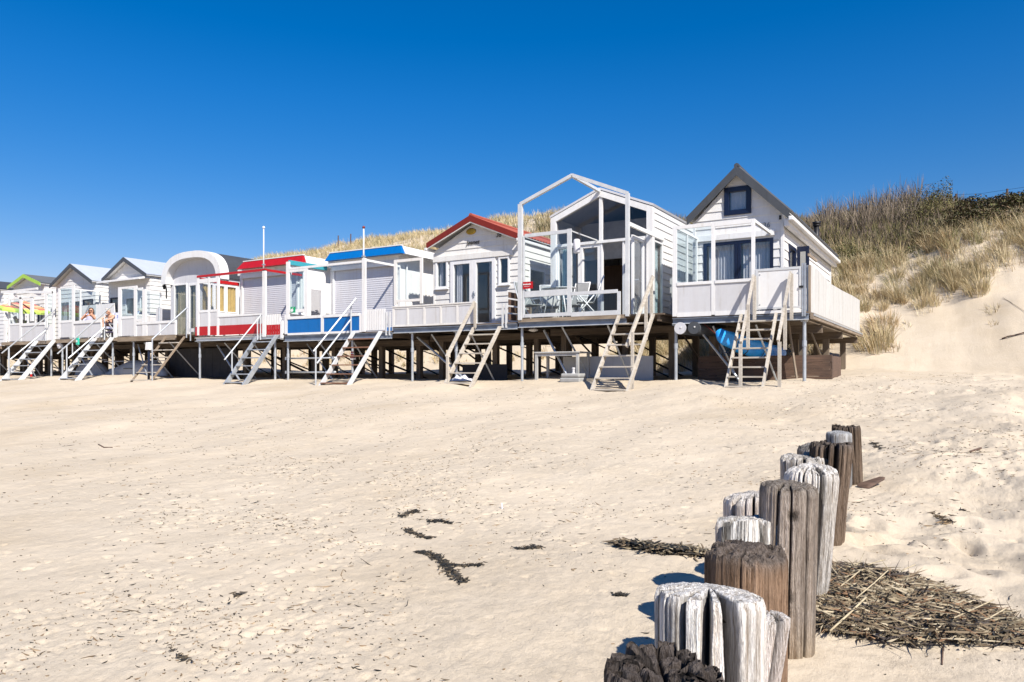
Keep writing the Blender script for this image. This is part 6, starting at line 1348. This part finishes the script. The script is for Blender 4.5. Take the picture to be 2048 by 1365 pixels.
# scattered flecks over middle and right of the beach: debris plus painted dent shadows
pts = np.array(scatter(8000, dens)); sz = np.hypot(pts[:, 0], pts[:, 1])
litter('litter_and_dent_shade', pts, np.exp(rng.normal(-5.15, .85, len(pts))) * (1 + .22 * sz), np.exp(rng.normal(-6.45, .4, len(pts))) * (1 + .17 * sz), WEED + [(.16, .11, .065), (.26, .19, .12)], 0, 'small dark flecks of weed and twig, some painted as dent shadows, over the sand', 'litter', 'stuff', wp=[.1, .15, .1, .2, .25, .2], ang=rng.normal(.1, .8, len(pts)))
def clump(label, line, n, spread, L=.05, pal=WEED, lift=.012, name='seaweed_clump', W=.0055, cat='seaweed', grp='seaweed clumps on the sand', tilt=.25):
    n = int(n * .8); g = [gp(*p) for p in line]; seg = rng.integers(0, max(1, len(g) - 1), n); f = rng.uniform(0, 1, n)
    A, B = np.array(g)[seg], np.array(g)[np.minimum(seg + 1, len(g) - 1)]; xy = A + (B - A) * f[:, None] + rng.normal(0, spread * 1.2, (n, 2)) * rng.uniform(.2, 1.2, (n, 1)) * np.array([1, .6])
    return litter(name, xy, rng.uniform(.4, 1.4, n) * L, W * rng.uniform(.5, 1.3, n), pal, rng.uniform(0, lift, n) , label, cat, None, grp, tilt)
clump('ragged black seaweed strand on open sand, the largest in the middle of the beach', [(840, 1106), (868, 1112), (890, 1130), (905, 1150), (925, 1165)], 420, .035)
clump('thin seaweed wisp branching right from the largest strand', [(890, 1130), (925, 1134), (962, 1131)], 90, .015)
clump('dark seaweed tuft just above the largest strand', [(812, 1060), (840, 1074), (862, 1078)], 170, .025)
clump('seaweed tuft with an upright stem, topmost of the middle group', [(800, 1035), (822, 1026), (836, 1022)], 120, .03)
clump('narrow seaweed streak right of the tuft with the upright stem', [(855, 1042), (880, 1044), (902, 1048)], 110, .018)
clump('small seaweed tuft with brown twigs in the smooth sand near the middle', [(1035, 1098), (1060, 1098), (1080, 1095)], 90, .02)
clump('tiny black seaweed knot on smooth sand left of the broad white post', [(1232, 1192), (1250, 1192)], 90, .012, .04)
clump('seaweed speckle at the lower left of the beach', [(350, 1308), (362, 1318), (378, 1325)], 22, .02)
clump('seaweed speckle strewn left of centre', [(455, 1210), (470, 1195), (480, 1188)], 20, .022)
clump('brown twig nest far right on the trodden sand', [(1878, 1032), (1890, 1048)], 70, .03, .07, [(.10, .075, .05), (.05, .04, .03), (.2, .14, .08)])
clump('dark weed scrap right of the post row on trodden sand', [(1925, 1022), (1935, 1018)], 60, .02, .05)
clump('scrap of weed in a hollow between the trodden mounds', [(1745, 885), (1760, 900)], 70, .03, .08)
clump('low mat of weed and reed stems left of the squat brown post', [(1240, 1093), (1290, 1098), (1340, 1108), (1405, 1112)], 900, .045, .10, WEED + REED[:4], .05, 'seaweed_mat', .013)
# the straw heap right of the posts
P_ = [gp(*p) for p in ((1650, 1140), (1720, 1150), (1800, 1185), (1880, 1215), (1930, 1240), (2060, 1262), (2060, 1290), (1880, 1288), (1760, 1283), (1640, 1262), (1636, 1200))]
poly = np.array(P_)
def inside(x, y):
    r = np.zeros(len(x), bool); j = len(poly) - 1
    for i in range(len(poly)):
        a, b_ = poly[i], poly[j]; k = ((a[1] > y) != (b_[1] > y)) & (x < (b_[0] - a[0]) * (y - a[1]) / (b_[1] - a[1] + 1e-12) + a[0]); r ^= k; j = i
    return r
def heap_pts(n, keep=lambda x, y: 1.):
    lo, hi = poly.min(0) - .06, poly.max(0) + .06; x, y = rng.uniform(lo[0], hi[0], n * 6), rng.uniform(lo[1], hi[1], n * 6)
    k = inside(x + rng.normal(0, .035, n * 6), y + rng.normal(0, .035, n * 6)) & (rng.uniform(0, 1, n * 6) < keep(x, y)); return np.stack([x[k], y[k]], 1)[:n]
edge = lambda x, y: np.clip(.25 + 1.3 * fbm(x * 3, y * 3, 2, 111), .04, 1)
cm_ = poly.mean(0); mound = lambda q: .15 * np.exp(-((q[:, 0] - cm_[0]) / .55) ** 2 - ((q[:, 1] - cm_[1]) / .5) ** 2)
q1 = heap_pts(14000); litter('straw_heap', q1, np.exp(rng.normal(-2.5, .6, len(q1))), rng.uniform(.0014, .0034, len(q1)), REED, mound(q1) * rng.uniform(.0, 1, len(q1)) + rng.uniform(0, .03, len(q1)), 'tangled heap of dry reed straw and twigs right of the groyne posts', 'straw', 'stuff', None, .36, [.22, .22, .16, .15, .15, .1])
q1 = heap_pts(3600, edge); litter('weed_heap', q1, rng.uniform(.01, .04, len(q1)), rng.uniform(.004, .010, len(q1)), WEED, mound(q1) * rng.uniform(.2, 1, len(q1)) + rng.uniform(0, .035, len(q1)), 'dark dried seaweed knotted into the edges of the straw heap', 'seaweed', 'stuff', None, .5)
for (a, b_), lab in zip((((1660, 1284), (1732, 1250)), ((1676, 1222), (1722, 1196)), ((1736, 1172), (1770, 1155)), ((1712, 1243), (1776, 1212)), ((1908, 1280), (1988, 1252)), ((1802, 1190), (1830, 1174)), ((1850, 1262), (1920, 1280)), ((1980, 1278), (2012, 1266))),
                        ('thick pale reed poking out of the near edge of the straw heap', 'pale reed lying across the left of the straw heap', 'pale reed near the top of the straw heap', 'long pale reed slanting through the middle of the straw heap', 'long yellow reed on the dark right part of the straw heap', 'short pale reed on the upper slope of the straw heap', 'thin yellow reed crossing toward the long yellow one', 'short yellow reed at the far right of the straw heap')):
    p, q = gp(*a), gp(*b_); mq = np.array([[p[0], p[1]], [q[0], q[1]]]); zz = [g1(*p) + mound(mq)[0] + .035, g1(*q) + mound(mq)[1] + .06]
    mb = MB(); mid = ((p[0] + q[0]) / 2 + .006, (p[1] + q[1]) / 2, (zz[0] + zz[1]) / 2 + .004); mb.path([(p[0], p[1], zz[0]), mid, (q[0], q[1], zz[1])], .0055 if 'thick' in lab else .0035, 6)
    tag(mb.build('reed', plain('reed_stalk', (.44, .365, .235), .7), loc=(p[0], p[1], zz[0]), smooth=True), lab, 'reed', 'loose reeds on the straw heap')
# driftwood and sticks
x, y = gp(1742, 974); mb = MB(); z = g1(x, y); mb.hexa([(x - .13, y - .05, z), (x - .02, y - .09, z - .02), (x + .12, y + .03, z + .07), (x + .06, y + .07, z + .06), (x - .12, y - .03, z + .03), (x - .02, y - .06, z + .025), (x + .13, y + .05, z + .10), (x + .07, y + .09, z + .10)])
tag(mb.build('driftwood', 'darkx', loc=(x, y, z), bevel=.01), 'short dark driftwood wedge standing out of the sand right of the posts', 'driftwood')
for pts_, r, lab in ((((197, 890), (208, 896), (225, 896)), .010, 'lone bowed dark stick on pale sand at the left'), (((1940, 906), (1962, 900)), .012, 'thin straight stick on the far right of the trodden sand'), (((1884, 1330), (1886, 1296)), .004, 'upright thin stem beside the near edge of the straw heap')):
    g = [gp(*p) for p in pts_]; mb = MB(); pp = [(p[0], p[1], g1(*p) + r * .6) for p in g]; mb.path(pp, r, 6); tag(mb.build('stick', 'darkx', loc=pp[0], smooth=True), lab, 'stick', 'sticks lying on the sand')
x, y = gp(1005, 1018); z = g1(x, y); mb = MB(); mb.tube((x, y, z - .02), (x - .01, y, z + .055), .012, 8, .005); tag(mb.build('shell_shard', 'voile', loc=(x, y, z)), 'white razor shell standing upright in the sand', 'shell')
mb = MB(); yy_ = hit(2030, 674); xx = X(2030, yy_); zz = g1(xx, yy_); mb.path([(xx - .35, yy_, g1(xx - .35, yy_) + .03), (xx - .2, yy_ - .03, g1(xx - .2, yy_) + .05), (xx + .0, yy_, zz + .04), (xx + .2, yy_, g1(xx + .2, yy_) + .06), (xx + .7, yy_ + .1, g1(xx + .7, yy_ + .1) + .04)], .022, 7)
tag(mb.build('log', 'darkx', loc=(xx, yy_, zz), smooth=True), 'gnarled dark log half buried low on the dune at the right edge', 'log')
pp = [(X(p, hit(p, q)), hit(p, q), g1(X(p, hit(p, q)), hit(p, q)) + .03) for p, q in ((2006, 598), (2028, 611), (2052, 627))]; mb = MB(); mb.path(pp, .006, 5); tag(mb.build('rope', 'woody', loc=pp[0]), 'thin brown rope trailing down the bare slope at the right edge', 'rope')
# fence posts along the ridge
for k, (px, y, hh, lab) in enumerate(((1911, 39.4, .62, 'dark fence stake on the right ridge above the scrub'), (2013, 39.0, .62, 'dark fence stake on the far right ridge'), (701, 43.5, .9, 'thin fence stake on the left ridge above the blue fascia cabin'), (727, 43.5, 1.0, 'thin fence stake on the left ridge beside the flagpole top'), (676, 43.5, .8, 'thin fence stake on the left ridge, lowest of three'))):
    x = X(px, y); z = g1(x, y) + (.2 if px > 1800 else .2); mb = MB(); mb.tube((x, y, z - .3), (x + .03, y, z + hh), .045, 7); tag(mb.build('fence_stake', 'darkx', loc=(x, y, z)), lab, 'stake', 'fence stakes on the ridge')
xa, xb = X(1911, 39.4), X(2013, 39.0); mb = MB(); za, zb = g1(xa, 39.4) + .78, g1(xb, 39.0) + .78; mb.path([(xa, 39.4, za), ((xa + xb) / 2, 39.2, (za + zb) / 2 - .06), (xb, 39.0, zb), (xb + 4, 38.5, zb + .1)], .006, 4); tag(mb.build('fence_wire', 'black', loc=(xa, 39.4, za)), 'thin wire strung between the stakes of the right ridge', 'wire')

# ---- light, sky, camera -----------------------------------------------------------------------------------------------------------
SUNV = Vector((-1.7, 1.0, -1.9)).normalized()
el = math.asin(-SUNV.z); az = math.atan2(-SUNV.x, -SUNV.y)      # compass angle of the sun measured from +Y towards +X
w = bpy.data.worlds.new('World'); SC.world = w; w.use_nodes = True; nt = w.node_tree
sky = nt.nodes.new('ShaderNodeTexSky'); sky.sky_type = 'NISHITA'; sky.sun_disc = False; sky.sun_elevation = el; sky.sun_rotation = az
sky.altitude = 0; sky.air_density = 1.0; sky.dust_density = .3; sky.ozone_density = 3.5
bg = nt.nodes['Background']; bg.inputs[1].default_value = .096
hs = nt.nodes.new('ShaderNodeHueSaturation'); hs.inputs['Saturation'].default_value = 1.45     # deep, polarised spring sky
nt.links.new(sky.outputs[0], hs.inputs['Color']); 
tc = nd(nt, 'ShaderNodeTexCoord'); sx = nd(nt, 'ShaderNodeSeparateXYZ'); nt.links.new(tc.outputs['Generated'], sx.inputs[0])
low = ramp(nt, sx.outputs[2], [(.0, (.95, .60, .61)), (.12, (.95, .68, .72)), (.34, (.8, .76, .88))])
nt.links.new(mixc(nt, 1., hs.outputs[0], low, 'MULTIPLY'), bg.inputs[0])
sun = bpy.data.lights.new('sun', 'SUN'); sun.energy = 5.0; sun.angle = math.radians(.53); sun.color = (1, .94, .86)
so = bpy.data.objects.new('sun', sun); COL.objects.link(so); so.rotation_euler = SUNV.to_track_quat('-Z', 'Y').to_euler(); so.location = (10, -10, 20)
cam = bpy.data.cameras.new('camera'); co = bpy.data.objects.new('camera', cam); COL.objects.link(co); SC.camera = co
cam.sensor_width = 36; cam.lens = 36 * F / 2048; cam.clip_end = 3000; cam.clip_start = .05
cam.shift_y = (HY - 682.5) / 2048
co.location = (0, 0, EYE); co.rotation_euler = (math.pi / 2, 0, YAW)
SC.view_settings.view_transform = 'Standard'; SC.view_settings.look = 'None'; SC.view_settings.exposure = .68; SC.view_settings.gamma = 1
SC.cycles.max_bounces = 8; SC.cycles.transparent_max_bounces = 24; SC.cycles.use_denoising = True; SC.cycles.denoiser = 'OPENIMAGEDENOISE'; SC.cycles.denoising_prefilter = 'ACCURATE'; SC.cycles.denoising_input_passes = 'RGB_ALBEDO_NORMAL'
